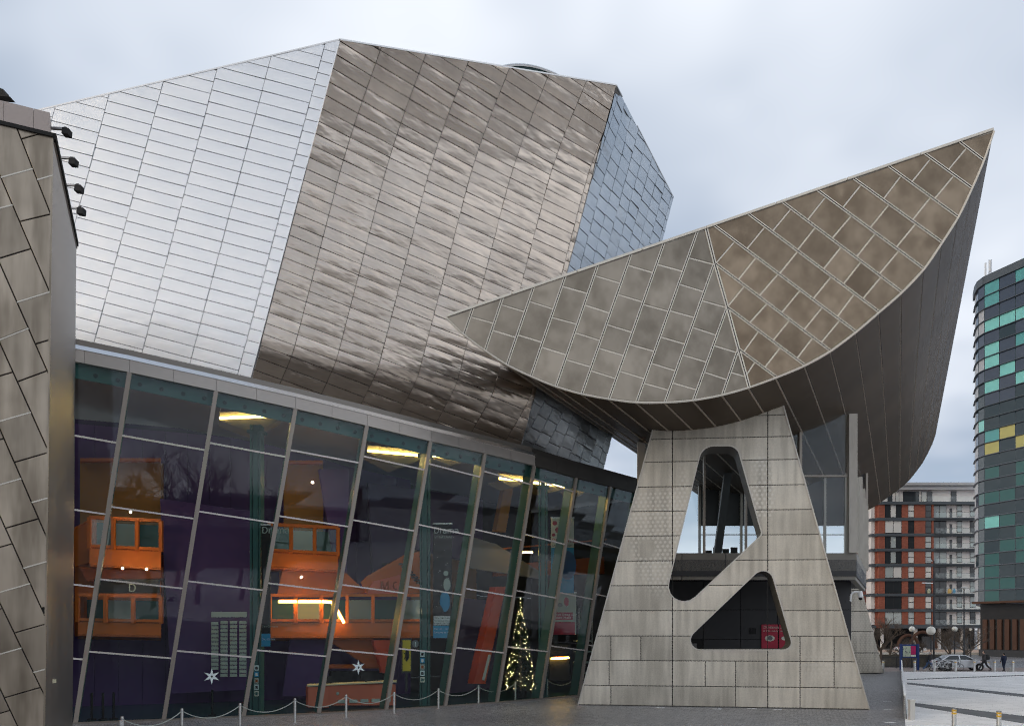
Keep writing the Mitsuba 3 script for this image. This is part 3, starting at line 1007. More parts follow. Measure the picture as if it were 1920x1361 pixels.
curve = catmull(outline, 5)
MB().tube([p + V(0, -0.03, -0.02) for p in curve], 0.045, 6).build('edge_trim', 'joint_pale', canopy)
tp = [PL.px(*TIP_L), PL.px(*CR_T), PR.px(*TIP_R)]
for a, b in zip(tp[:-1], tp[1:]):
    d = b - a
    for s in range(4):
        MB().bar(a + d * (s / 4 + 0.002) + V(0, 0.03, 0.07), a + d * ((s + 1) / 4 - 0.002) + V(0, 0.03, 0.07), 0.22, 0.10).build('edge_cap', 'joint_pale', canopy)


def back_of(p):
    Yb = 85.0 + (p[2] - 24.3) * 0.65
    return p + D * ((Yb - p[1]) / D[1])


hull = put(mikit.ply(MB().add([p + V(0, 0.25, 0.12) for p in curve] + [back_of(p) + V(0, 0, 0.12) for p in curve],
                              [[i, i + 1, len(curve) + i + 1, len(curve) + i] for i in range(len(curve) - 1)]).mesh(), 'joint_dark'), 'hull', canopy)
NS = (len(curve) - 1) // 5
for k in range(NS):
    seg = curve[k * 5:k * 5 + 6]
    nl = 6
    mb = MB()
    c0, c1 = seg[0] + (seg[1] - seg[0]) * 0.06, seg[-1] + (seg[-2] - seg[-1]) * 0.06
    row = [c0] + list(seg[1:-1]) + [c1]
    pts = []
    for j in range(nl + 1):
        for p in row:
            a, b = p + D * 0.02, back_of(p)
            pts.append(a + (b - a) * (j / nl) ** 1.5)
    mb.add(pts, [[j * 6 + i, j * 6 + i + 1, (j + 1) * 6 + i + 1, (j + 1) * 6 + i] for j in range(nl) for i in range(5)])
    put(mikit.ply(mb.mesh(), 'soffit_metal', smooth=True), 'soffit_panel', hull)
    if 0 < k:
        p = curve[k * 5]
        MB().bar(p + V(0, 0.1, -0.012), back_of(p) + V(0, 0, -0.012), 0.07, 0.03).build('seam', 'seam_metal', hull)
MB().add([tp[0] + V(0, .05, .1), tp[1] + V(0, .05, .1), tp[2] + V(0, .05, .1), back_of(tp[2]), back_of(tp[1]), back_of(tp[0])], [[0, 1, 4, 5], [1, 2, 3, 4]]).build('roof', 'ledge_metal', canopy)
bk = [back_of(p) for p in curve[::5]]
MB().add(bk, [[0, i, i + 1] for i in range(1, len(bk) - 1)]).build('back_wall', 'soffit_metal', canopy)

# ------------------------------------------------------------------ the pier with its two openings
zp = lambda x, y: (1060 + x / 2.192, 740 + y / 2.192)
bl, br = onground(*zp(50, 1275)), onground(*zp(1252, 1295))
PP = Plane(bl, (-(br - bl)[1] * -1, -(br - bl)[0], 0))
pier = thing('canopy_pier', 'tapering pale metal clad pier with two rounded openings carrying the pointed canopy', 'pier')
p2 = lambda x, y: PP.px2(*zp(x, y))
TOPY = 20
lx = lambda y: 50 + (1275 - y) * (355 - 50) / (1275 - 152)
rx = lambda y: 1252 + (y - 1295) * (1252 - 910) / (1295 - 88)
out_poly = Polygon([PP.to2(bl), PP.to2(br), p2(rx(TOPY), TOPY), p2(lx(TOPY), TOPY)])
up_hole = Polygon(fillet([p2(564, 213), p2(704, 213), p2(806, 574), p2(378, 975)], [x / 2.192 * 39 / F for x in (55, 45, 16, 62)]))
lo_hole = Polygon(fillet([p2(833, 689), p2(936, 1046), p2(460, 1046)], [x / 2.192 * 39 / F for x in (40, 28, 38)]))
solid = out_poly.difference(up_hole).difference(lo_hole)
TH = 1.75
mb = MB()
poly_solid(mb, PP, solid.buffer(-0.012), -TH, -0.035)
mb.build('core', 'pier_reveal', pier)
ys = [TOPY, 90, 178, 272, 375, 476, 578, 681, 783, 887, 992, 1094, 1199, 1300]
rows = []
slope = [-.03, -.026, -.0217, -.02, -.0159, -.0124, -.010, -.008, -.0043, 0, .001, .0055, .0104, .0167]
extra = {9: [188, 310, 965, 1105], 10: [180, 310, 575, 700, 965, 1105], 11: [575, 700, 965]}
extra = {10: [187, 310, 965, 1105], 11: [180, 575, 700, 965, 1105], 12: [187, 700, 965]}
prng = np.random.default_rng(3)
for i in range(len(ys) - 1):
    f = lambda x, j: p2(x, ys[j] + slope[j] * (x - 640))
    xs = [-200, 440, 832, 1500] + extra.get(i, [])
    xs = sorted(xs)
    for a, b in zip(xs[:-1], xs[1:]):
        cell = Polygon([f(a, i), f(b, i), f(b, i + 1), f(a, i + 1)]).buffer(0)
        g = 0.022
        c = cell.buffer(-g, join_style='mitre').intersection(solid.buffer(-0.05))
        for part in getattr(c, 'geoms', [c]):
            if part.geom_type != 'Polygon' or part.area < 0.03:
                continue
            mb = MB()
            off = prng.uniform(-0.004, 0.004)
            inner = part.buffer(-0.010, join_style='mitre')
            poly_solid(mb, PP, part, -0.035, -0.008 + off)
            if inner.geom_type == 'Polygon' and not inner.is_empty:
                poly_solid(mb, PP, inner, -0.008 + off, off)
            mb.build('plate', f'pier_plate_{int(prng.integers(3))}', pier)
trim = MB()
for h in (up_hole, lo_hole):
    poly_solid(trim, PP, h.buffer(0.055).difference(h.buffer(0.002)), -0.05, 0.018)
trim.build('opening_trim', 'pier_edge', pier)
for x in (lx, rx):
    s = 1 if x is rx else -1
    a, b = PP.to3(PP.to2(br if s > 0 else bl)), PP.to3(p2(x(TOPY), TOPY))
    MB().bar(a - PP.u * s * 0.028, b - PP.u * s * 0.028, 0.06, 0.10, up=PP.n).build('edge_trim', 'pier_edge', pier)
mb = MB()
for x in (440, 832):
    mb.bar(p2s := PP.to3(p2(x, 1290), -0.02), PP.to3(p2(x, 60), -0.02), 0.03, 0.02, up=PP.n)
mb.build('expansion_joint', 'joint_dark', pier)

# second pier, far behind on the right
Yq = 69.0
PQ = Plane(at(1600, 1262, Yq), (-0.15, -1, 0))
pier2 = thing('canopy_pier', 'darker canopy pier further back under the pointed end, perforated plates', 'pier')
qq = lambda x, y: PQ.px2(x, y)
rq = lambda y: 1657.5 + (y - 1262) * 0.262
qs = [1262, 1224, 1184, 1146, 1107, 1068, 1040]
PQz = [PQ.px2(1600, y) for y in qs]
for a, b in zip(qs[:-1], qs[1:]):
    for x0, x1 in ((1592, None),):
        q = np.array([qq(x0, a), qq(x1 or rq(a), a), qq(x1 or rq(b), b), qq(x0, b)])
        m = panel(PQ, q, 0.03, 0.05, 0.015)
        put(mikit.ply(m.mesh(), 'pier_plate_0', smooth=24), 'plate', pier2)
mb = MB()
mb.prism([PQ.to3(q, -0.01) for q in (qq(1592, 1262), qq(rq(1262), 1262), qq(rq(1040) - .5, 1040), qq(1592, 1040))], V(0, 1.6, 0))
mb.build('core', 'pier_reveal', pier2)

# ------------------------------------------------------------------ glazed box under the canopy
boxb = thing('glazed_box', 'raised glazed lobby with pale posts tucked under the canopy behind the pier', 'building')
YB = 44.0
a0, a1 = at(1197, 1037, YB), at(1606, 1037, YB)
zt = a0[2]
zb, zm = at(1500, 1087, YB)[2], at(1500, 1071, YB)[2]
ztop = 15.6
L1, R1 = a0 * V(1, 1, 0), a1 * V(1, 1, 0)
L2, R2 = L1 + D * 15, R1 + D * 15


def wallq(p, q, z0, z1, th=0.0):
    return [V(p[0], p[1], z0), V(q[0], q[1], z0), V(q[0], q[1], z1), V(p[0], p[1], z1)]


for z0, z1, d in ((zm + 0.02, zt, 0.0), (zb, zm - 0.02, 0.06)):
    for p, q, n in ((L1, R1, 5), (R1, R2, 5)):
        nn = V((q - p)[1], -(q - p)[0], 0) / np.linalg.norm(q - p)
        for s in range(n):
            a, b = p + (q - p) * (s / n + 0.002), p + (q - p) * ((s + 1) / n - 0.002)
            MB().prism([x - nn * d for x in wallq(a, b, z0, z1)], -nn * 0.3).build('spandrel_panel', 'box_cladding', boxb)
MB().prism([V(*L1[:2], zb + .2), V(*R1[:2], zb + .2), V(*R2[:2], zb + .2), V(*L2[:2], zb + .2)], V(0, 0, 0.9)).build('floor_slab', 'dark_grey', boxb)
for px, w in ((1202, 0.40), (1320, 0.10), (1398, 0.10), (1500, 0.14), (1597, 0.46)):
    p = at(px, 1037, YB)
    MB().box((p[0], YB - 0.04, (zt + ztop) / 2), (w, 0.34 if w > 0.2 else 0.2, ztop - zt)).build('post', 'post_concrete' if w > 0.2 else 'mullion_paint', boxb)
for px0, px1 in ((1207, 1320), (1320, 1398), (1398, 1500), (1500, 1589)):
    p, q = at(px0, 1037, YB + 0.05), at(px1, 1037, YB + 0.05)
    MB().add(wallq(p + V(0.06, 0, 0), q - V(0.06, 0, 0), zt, ztop), [[0, 1, 2, 3]]).build('pane', 'glass_clear', boxb)
    z = at(1500, 893, YB)[2]
    if px0 >= 1500:
        MB().bar(V(p[0], YB, z), V(q[0], YB, z), 0.12, 0.09).build('transom', 'mullion_paint', boxb)
for s in (0.30, 0.52, 0.72, 0.88, 1.0):
    p = R1 + (R2 - R1) * s
    MB().box((p[0], p[1], (zt + 13.2) / 2 - 0.4 * s), (0.22, 0.22, 13.2 - zt - 1.0 * s)).build('post', 'post_concrete', boxb)
MB().add(wallq(R1 + D * .4, R2, zt, 13.5), [[0, 1, 2, 3]]).build('pane', 'glass_clear', boxb)
for s in range(9):
    p = L2 + (R2 - L2) * (s / 8)
    MB().box((p[0], p[1], (zt + 15) / 2), (0.16, 0.2, 15 - zt)).build('mullion', 'mullion_paint', boxb)
for z in (zt + 1.1, zt + 2.6):
    MB().bar(L2 + V(0, 0, z), R2 + V(0, 0, z), 0.06, 0.07).build('rail', 'mullion_paint', boxb)
MB().prism([L2 + V(0, .3, zt + 3.3), R2 + V(0, .3, zt + 3.3), R2 + V(0, .3, 15), L2 + V(0, .3, 15)], V(0, .2, 0)).build('rear_wall', 'dark_grey', boxb)
# inclined struts inside
mb = MB()
mb.bar(at(1480, 1040, 48), at(1410, 850, 48), 0.16, 0.16, up=(0, -1, 0)).bar(at(1345, 1040, 50), at(1372, 830, 50), 0.45, 0.3, up=(0, -1, 0))
mb.build('strut', 'dark_grey', boxb)
# furniture silhouettes inside
for i, (px, yy, w) in enumerate(((1345, 50, 'second'), (1362, 51, 'third'), (1378, 50, 'rightmost'), (1330, 52, 'leftmost'))):
    p = at(px, 1037, yy)
    z = zt + 0.02
    c = thing('lobby_chair', f'{w} of four dark lobby chairs from the left, seen through the upper pier opening', 'chair', 'dark chairs in the glazed lobby')
    MB().box((p[0], p[1], z + 0.46), (0.44, 0.44, 0.05)).build('seat', 'black_matt', c)
    MB().box((p[0], p[1] + 0.2, z + 0.72), (0.42, 0.05, 0.42)).build('backrest', 'black_matt', c)
    for sx in (-1, 1):
        for sy in (-1, 1):
            MB().tube([(p[0] + sx * .19, p[1] + sy * .19, z), (p[0] + sx * .19, p[1] + sy * .19, z + .45)], 0.02, 5).build('leg', 'black_matt', c)
# ground-floor wall under the box with door and posters
low = thing('ground_floor_wall', 'dark panelled ground floor wall seen through the lower pier opening', 'wall')
YW = 49.0
wl, wr = at(1180, 1260, YW), at(1596, 1260, YW)
xs = np.linspace(wl[0], wr[0], 7)
zz = [0, 1.6, 3.2, 5.0, zb + 0.2]
for i in range(6):
    for j in range(4):
        m = panel(Plane(V(0, YW, 0), (0, -1, 0)), np.array([(xs[i], zz[j]), (xs[i + 1], zz[j]), (xs[i + 1], zz[j + 1]), (xs[i], zz[j + 1])]), 0.015, 0.04, 0.01)
        if i == 1 and j < 2:
            continue
        put(mikit.ply(m.mesh(), 'dark_grey', smooth=24), 'wall_panel', low)
MB().box(((wl[0] + wr[0]) / 2, YW + 0.2, (zb + .2) / 2), (wr[0] - wl[0], 0.38, zb + .2)).build('backing', 'black_matt', low)
d0 = (xs[1] + xs[2]) / 2
MB().box((d0 - .35, YW - .03, 1.5), (0.65, 0.05, 2.9)).build('door', 'pane_pale', low)
MB().box((d0 + .4, YW - .03, 1.5), (0.65, 0.05, 2.9)).build('door', 'mid_grey', low)
MB().box((d0, YW - .05, 1.5), (0.06, 0.09, 2.95)).build('door_frame', 'steel_trim', low)
MB().box((at(1411, 1183, YW)[0], YW - .07, at(1411, 1183, YW)[2]), (0.36, 0.08, 0.36)).build('vent', 'black_matt', low)
for i, (px, w, lab) in enumerate(((1443, 1.0, 'red framed poster on the dark wall with a pale picture'), (1470, 0.62, 'second red poster beside the first, cut off by the pier'))):
    p = at(px, 1193, YW - 0.1)
    k = thing('wall_poster', lab, 'poster')
    MB().box(p, (w, 0.06, 1.45)).build('board', 'poster_red', k)
    MB().sphere(p + V(0, -0.03, -0.12), 0.30 * w, 2, (1, 0.05, 0.62)).build('picture', 'poster_cream', k)
    if i == 0:
        MB().sphere(p + V(0.02, -0.05, -0.10), 0.16, 2, (1, 0.05, 0.9)).build('picture_centre', 'mid_grey', k)
    mb = MB()
    letters(mb, 'Christmas' if i == 0 else 'Join', p + V(-w * .42, -0.032, 0.48), V(1, 0, 0), V(0, 0, 1), 0.15)
    letters(mb, 'at The Lowry' if i == 0 else 'us', p + V(-w * .42, -0.032, 0.28), V(1, 0, 0), V(0, 0, 1), 0.11)
    mb.build('lettering', 'poster_cream', k, kind='stuff')
# camera on a swan-neck at the pier edge
cam = thing('security_camera', 'white security camera on a curved swan neck arm beside the pier', 'camera')
o = at(1596, 1120, 41)
zc = lambda px, py: at(px, py, 41)
MB().tube([zc(1594.5, 1128), zc(1595, 1118), zc(1598, 1111.5), zc(1604, 1109.5), zc(1612, 1110)], 0.05, 8).build('arm', 'white_paint', cam, smooth=50)
MB().tube([zc(1612.5, 1108), zc(1613, 1113), zc(1613.5, 1120)], [0.09, 0.13, 0.11], 12).build('housing', 'white_paint', cam, smooth=50)
MB().sphere(zc(1613.5, 1122), 0.09).build('dome', 'black_matt', cam, smooth=True)
MB().bar(zc(1585, 1128), zc(1595, 1128), 0.08, 0.08).build('bracket', 'dark_grey', cam)

# ------------------------------------------------------------------ bronze building at the left edge
lbd = thing('bronze_building', 'bronze panelled building cut off by the left edge of the photo', 'building')
c0 = at(97, 700, 22.0)
PF = Plane(c0, (0.43, -0.9, 0.012))
LL = [((-20, 110), (95, 403)), ((0, 330), (94, 551)), ((0, 496), (92.5, 705)), ((2.6, 650), (93, 851)), ((0, 805), (88, 1009)), ((0, 968), (86, 1159)), ((0, 1131), (85, 1307)), ((0, 1291), (60, 1418)), ((0, 1448), (60, 1575)), ((0, 1605), (60, 1740))]
zl = lambda x, y: (x / 2.27, 150 + y / 2.27)
z9 = lambda x, y: (x / 2.715, 860 + y / 2.715)
edge = lambda y: 100 - (y - 258) * 17 / 1103
regF = np.array([(-110, 208), (99.7, 258.5), (edge(1700), 1700), (-110, 1700)])
MB().add([PF.to3(PF.px2(*p), -0.02) for p in regF], [[0, 3, 2, 1]]).build('front_wall', 'joint_dark', lbd)
fw = f'{lbd}__front_wall'
JF = {0: [(60, 245, 92, 250)], 1: [zl(20, 415) + zl(130, 385), zl(90, 605) + zl(215, 575)],
      2: [zl(-60, 565) + zl(50, 537), zl(5, 760) + zl(130, 722), zl(85, 945) + zl(213, 905), zl(155, 1125) + zl(213, 1108)],
      3: [zl(0, 1108) + zl(120, 1060), zl(78, 1285) + zl(200, 1240)]}
prng = np.random.default_rng(8)
for k in range(len(LL) + 1):
    def ext(l, x):
        (ax, ay), (bx, by) = l
        return (x, ay + (by - ay) * (x - ax) / (bx - ax))
    lo = LL[k] if k < len(LL) else ((0, 1765), (60, 1900))
    hi = LL[k - 1] if k else ((0, -60), (95, 150))
    strip = Polygon([ext(hi, -110), ext(hi, 130), ext(lo, 130), ext(lo, -110)]).intersection(Polygon(regF))
    if strip.is_empty:
        continue
    strip = np.array(strip.exterior.coords)[:-1]
    if k in JF and k > 0:
        js = JF[k]
    else:
        # regular cross joints where the photograph leaves no more to read
        a0, off = V(*lo[0]), ((k * 37) % 80)
        d = unit(V(*lo[1]) - V(*lo[0]))
        js = []
        for s in range(-3, 5):
            p = a0 + d * (off + s * 82)
            js.append((p[0], p[1], p[0] + 125, p[1] - 36))
    first = ext(hi, -110)
    for n_, j in enumerate(js):
        if n_ % 2 == 0:
            e0, e1 = V(*j[:2]), V(*j[2:])
            seg = LineString([e0 - (e1 - e0) * 3, e1 + (e1 - e0) * 3]).intersection(Polygon(strip))
            if seg.geom_type == 'LineString' and seg.length > 15:
                s0, s1 = [PF.px(*q_) for q_ in seg.coords]
                MB().bar(s0 + PF.n * .018, s1 + PF.n * .018, 0.034, 0.036, up=PF.n).build('pale_joint', 'joint_pale', fw)
    for c in cut_strip(strip, [((a, b), (x, y)) for a, b, x, y in js], V(-110, -2000)):
        q = ccw(PF.pxs(c))
        if Polygon(q).area < 0.02:
            continue
        m = panel(PF, q, 0.013, 0.03, 0.010, bulge=prng.uniform(-0.003, 0.008), tilt=prng.normal(0, 0.008, 2))
        if m is not None:
            put(mikit.ply(m.mesh(), f'cladding_bronze_{int(prng.integers(3))}', smooth=24), 'panel', fw)
# side wall of streaked steel
g0 = at(97, 1500, 22.0)
ct, cb = PF.px(99.7, 258), PF.px(edge(1560), 1560)
side_b = at(136, 1500, 31.3)
st, sb = at(143, 460, 31.0), V(side_b[0], side_b[1], -0.2)
cb = V(cb[0], cb[1], -0.2) if cb[2] < 0 else cb
sm = MB()
NV, NU = 14, 10
pts = []
for i in range(NU + 1):
    for j in range(NV + 1):
        a = ct + (st - ct) * i / NU
        b = cb + (sb - cb) * i / NU
        pts.append(b + (a - b) * j / NV)
sm.add(pts, [[i * (NV + 1) + j, (i + 1) * (NV + 1) + j, (i + 1) * (NV + 1) + j + 1, i * (NV + 1) + j + 1] for i in range(NU) for j in range(NV)])
put(mikit.ply(sm.mesh(), 'steel_streaked', smooth=True), 'side_wall', lbd)
MB().bar(ct + V(0.02, 0, 0.03), st + V(0.02, 0, 0.03), 0.12, 0.16).build('coping', 'joint_dark', lbd)
MB().bar(PF.px(-110, 208) + V(0, -.02, 0.02), ct + V(0, -.02, 0.02), 0.14, 0.10).build('coping', 'joint_dark', lbd)
MB().bar(PF.px(98, 262), PF.px(edge(1600), 1600), 0.05, 0.06, up=PF.n).build('corner_trim', 'cladding_bronze_0', lbd)
# parapet set back on top
o2 = PF.px(93, 250)
back_n = -PF.n
for a, b in ((-110, 6), (6, 62), (62, 93)):
    ya, yb = 184 + (a - 0) * 0.25, 184 + (b - 0) * 0.25
    p, q = PF.px(a + 0.4, ya), PF.px(b - 0.4, yb)
    r, s = PF.px(b - 0.4, yb + 58), PF.px(a + 0.4, ya + 58)
    MB().prism([x + back_n * 0.12 for x in (s, r, q, p)], back_n * 0.5).build('parapet_panel', 'parapet_metal', lbd)
rb = [PF.px(-110, 240), ct, st, st + V(-12, 0, 0), PF.px(-110, 240) + V(-6, 9, 0)]
MB().add([p + V(0, 0.1, -0.1) for p in rb], [[0, 1, 2], [0, 2, 3], [0, 3, 4]]).build('roof', 'ledge_metal', lbd)
for i, ((x0, y0), (x1, y1), (bx, by), Yd, lab) in enumerate((((93, 241), (125, 243), (125.5, 250), 22.6, 'uppermost of the four black floodlights on arms along the left building'),
                                                             ((108, 296), (140, 298), (138, 306), 24.6, 'second black floodlight from the top on the left building'),
                                                             ((120, 347), (151, 349), (148.5, 356), 26.6, 'third black floodlight from the top on the left building'),
                                                             ((131, 391), (155, 392), (152.5, 398), 28.6, 'lowest of the four black floodlights on arms along the left building'))):
    k = thing('floodlight', lab, 'floodlight', 'floodlights on arms along the left building')
    MB().bar(at(x0 - 6, y0, Yd), at(x1, y1, Yd), 0.07, 0.06).build('arm', 'chrome_dark', k)
    s = Yd / F
    MB().box(at(bx, by, Yd), (12 * s, 0.22, 11 * s), np.array([unit(V(1, 0, -.12)), V(0, 1, 0), unit(V(.12, 0, 1))])).build('housing', 'black_matt', k)
    MB().box(at(bx - 2, by - 7, Yd), (5 * s, 0.1, 5 * s)).build('bracket', 'dark_grey', k)
k = thing('floodlight', 'dark fitting on the roof edge at the top left corner', 'floodlight')
MB().prism([at(x, y, 22.3) for x, y in ((-12, 180), (19, 182.5), (8, 176), (6, 168), (0, 166), (-12, 170))], V(0, .25, 0)).build('housing', 'black_matt', k)
MB().tube([at(-6, 190, 22.4), at(-6, 178, 22.4)], 0.05, 6).build('stem', 'dark_grey', k)
k = thing('wall_camera', 'small cream camera on the streaked steel side wall near the ground', 'camera')
MB().box(at(97.5, 1277, 24.0), (0.14, 0.2, 0.11)).build('housing', 'cream_paint', k)
MB().bar(at(93, 1277, 24.2), at(101, 1270, 24.2), 0.03, 0.03).build('bracket', 'steel_trim', k)

# ------------------------------------------------------------------ inside the foyer
MX = [b[0] + 48 for t, b, Y in MU]
MY = [Y for t, b, Y in MU]


def yf(px):
    return float(np.interp(px, MX, MY)) if px <= MX[-1] else MY[-1] + (px - MX[-1]) * 0.03


def ins(px, py, t):
    """Point seen at (px, py), t metres behind the glass."""
    return at(px, py, yf(px) + t)


def rect_ins(px0, py0, px1, py1, t, t1=None):
    t1 = t if t1 is None else t1
    return [ins(px0, py1, t), ins(px1, py1, t1), ins(px1, py0, t1), ins(px0, py0, t)]


def along(px, e=15):
    a, b = ins(px - e, 1180, 0), ins(px + e, 1180, 0)
    return unit((b - a) * V(1, 1, 0))


IN = lambda px: V(-along(px)[1], along(px)[0], 0)      # inwards, away from the glass
# floor, back wall and ceiling
fl = [BS[k] - NOUT[k] * 0.1 for k in range(NB)]
fb = [BS[k] - NOUT[k] * (13 if k < 8 else 9) for k in range(NB)]
mb = MB()
for k in range(NB - 1):
    mb.add([fl[k] + V(0, 0, .012), fl[k + 1] + V(0, 0, .012), fb[k + 1] + V(0, 0, .012), fb[k] + V(0, 0, .012)], [[0, 1, 2, 3]])
mb.build('foyer_floor', 'floor_teal', kind='structure')
pw = thing('foyer_wall', 'tall purple inner wall of the foyer behind the glass, built of flat boards', 'wall')
for k in range(0, 7):
    a, b = BS[k] - NOUT[k] * 8.0, BS[k + 1] - NOUT[k + 1] * 8.0
    for s in range(3):
        p, q = a + (b - a) * (s / 3 + 0.003), a + (b - a) * ((s + 1) / 3 - 0.003)
        for z0, z1 in ((0, 4.4), (4.43, 8.8), (8.83, 13.9)):
            j = grng.uniform(-0.02, 0.02)
            MB().prism([x + V(0, 0, z) - NOUT[k] * j for x, z in ((p, z0), (q, z0), (q, z1), (p, z1))], -NOUT[k] * 0.2).build('board', 'purple_paint', pw)
for k in range(0, 7):
    a, b = BS[k] - NOUT[k] * 8.3, BS[k + 1] - NOUT[k + 1] * 8.3
    MB().prism([a, b, b + V(0, 0, 14.2), a + V(0, 0, 14.2)], -NOUT[k] * 0.2).build('backing', 'purple_deep', pw)
MB().prism([BS[0] - NOUT[0] * 0.2, BS[0] - NOUT[0] * 8, BS[0] - NOUT[0] * 8 + V(0, 0, 14), BS[0] - NOUT[0] * 0.2 + V(0, 0, 14)], V(-.2, -.1, 0)).build('end_board', 'purple_deep', pw)
# dark bulk behind the right half of the foyer
mb = MB()
for k in range(7, 9):
    a, b = BS[k] - NOUT[k] * 8.6, BS[k + 1] - NOUT[k + 1] * 8.6
    mb.prism([a + V(0, 0, 3.4), b + V(0, 0, 3.4), b + V(0, 0, 9.0), a + V(0, 0, 9.0)], -NOUT[k] * 0.3)
mb.build('inner_gallery', 'ochre_wall', label='ochre gallery band inside the foyer at its right end', cat='gallery')
rw = thing('foyer_end_wall', 'dark inner wall at the right end of the foyer, plain and unlit', 'wall')
for k in range(6, NB - 1):
    a, b = BS[k] - NOUT[k] * 8.9, BS[k + 1] - NOUT[k + 1] * 8.9
    for z0, z1 in ((0.9, 6.0), (6.02, 13.2)):
        MB().prism([a + V(0, 0, z0), b + V(0, 0, z0), b + V(0, 0, z1), a + V(0, 0, z1)], -NOUT[k] * 0.2).build('wall_panel', 'dark_grey', rw)
    MB().prism([a, b, b + V(0, 0, .88), a + V(0, 0, .88)], -NOUT[k] * 0.2).build('low_panel', 'dark_grey', rw)
MB().prism([BS[-1] - NOUT[-1] * 0.3, BS[-1] - NOUT[-1] * 8.9, BS[-1] - NOUT[-1] * 8.9 + V(0, 0, 12), BS[-1] - NOUT[-1] * 0.3 + V(0, 0, 12)], V(.2, .1, 0)).build('wall_panel', 'dark_grey', rw)
# slanted purple walls standing in front of the back wall
for i, (q, t, mt, lab) in enumerate(((((598, 880), (655, 880), (650, 1075), (628, 1060)), 5.4, 'purple_paint', 'slanting purple wall between the orange balconies'),
                                     (((300, 935), (486, 960), (480, 1292), (322, 1300)), 6.2, 'purple_paint', 'broad purple wall carrying the directory plates'),
                                     (((545, 1195), (612, 1195), (604, 1305), (530, 1305)), 5.6, 'purple_paint', 'low purple wall under the lit orange balcony'),
                                     (((690, 905), (905, 935), (905, 1060), (780, 1030), (700, 1080)), 6.4, 'purple_deep', 'dark violet slope of the upper foyer wall'),
                                     (((862, 1120), (950, 1130), (935, 1290), (842, 1300)), 6.6, 'purple_deep', 'dark purple wall beside the red slanted pillar'))):
    k = thing('purple_wall', lab, 'wall')
    P = [ins(x, y, t) for x, y in q]
    MB().prism(P, IN(q[0][0]) * 0.3).build('face', mt, k)
# warm recesses behind the balconies
for i, (q, t, mt, lab) in enumerate((((150, 868, 302, 985), 7.0, 'ochre_wall', 'ochre recess above the upper left balcony'),
                                     ((140, 1040, 302, 1130), 6.9, 'orange_paint', 'orange red recess between the two left balconies'),
                                     ((533, 872, 606, 1000), 6.6, 'ochre_wall', 'ochre recess above the small middle balcony'),
                                     ((525, 1050, 640, 1120), 6.4, 'orange_paint', 'orange recess over the long lit balcony'))):
    k = thing('balcony_recess', lab, 'recess')
    MB().prism(rect_ins(*q, t), IN(q[0]) * 0.3).build('back', mt, k)
    x0, y0, x1, y1 = q
    MB().prism([ins(x0, y0, t - .03), ins(x1, y0, t - .03), ins(x1, y0 - 3, t - 1.2), ins(x0, y0 - 3, t - 1.2)], V(0, 0, .15)).build('head', 'orange_deep', k)


def balcony(label, x0, x1, y0, y1, yu, t, slope=0.0, posts=4, glass0=0.0, angled=False):
    """Orange balcony: posts, top rail, glass, slab edge, underside; y0 top, y1 foot of the parapet, yu lower edge of the slab."""
    k = thing('balcony', label, 'balcony')
    s = lambda x: slope * (x - x0)
    P = lambda x, y, d=0.0: ins(x, y + s(x), t + d)
    dn = IN((x0 + x1) / 2)
    MB().bar(P(x0, y0), P(x1, y0), 0.16, 0.15).build('top_rail', 'orange_paint', k)
    MB().bar(P(x0, y1 - 5), P(x1, y1 - 5), 0.16, 0.13).build('foot_rail', 'orange_paint', k)
    for i in range(posts + 1):
        x = x0 + (x1 - x0) * i / posts
        MB().bar(P(x, y1), P(x, y0), 0.16, 0.16, up=(0, 1, 0)).build('post', 'orange_paint', k)
        if i < posts:
            xa, xb = x + 3, x0 + (x1 - x0) * (i + 1) / posts - 3
            MB().add([P(xa, y1 - 6), P(xb, y1 - 6), P(xb, y0 + 4), P(xa, y0 + 4)], [[0, 1, 2, 3]]).build('pane', 'glass_clear', k)
            MB().add([P(xa, y1 - 6, 1.2), P(xb, y1 - 6, 1.2), P(xb, y0 + 9, 1.2), P(xa, y0 + 9, 1.2)], [[0, 1, 2, 3]]).build('screen', 'plate_grey' if i % 2 else 'teal_paint', k)
    MB().prism([P(x0, y1), P(x1, y1), P(x1, y1 - 3), P(x0, y1 - 3)], dn * 2.0).build('floor_plate', 'orange_deep', k)
    MB().prism([P(x0, yu), P(x1, yu), P(x1, y1), P(x0, y1)], dn * 0.25).build('slab_edge', 'orange_paint', k)
    MB().prism([P(x0, yu), P(x1, yu), P(x1, yu + 6, 2.4), P(x0, yu + 6, 2.4)], V(0, 0, 0.1)).build('underside', 'orange_deep', k)
    return k


balcony('upper orange balcony at the far left of the foyer', 168, 302, 970, 1028, 1062, 5.0, 0.05, 3)
balcony('lower orange balcony at the far left below the letter D', 146, 302, 1115, 1166, 1192, 4.8, 0.02, 3)
balcony('small orange balcony with glass in the middle of the foyer', 502, 634, 983, 1036, 1066, 4.8, 0.05, 3)
bl_lit = balcony('long orange balcony lit by yellow handrail lamps', 506, 796, 1116, 1168, 1196, 4.4, 0.0, 6)
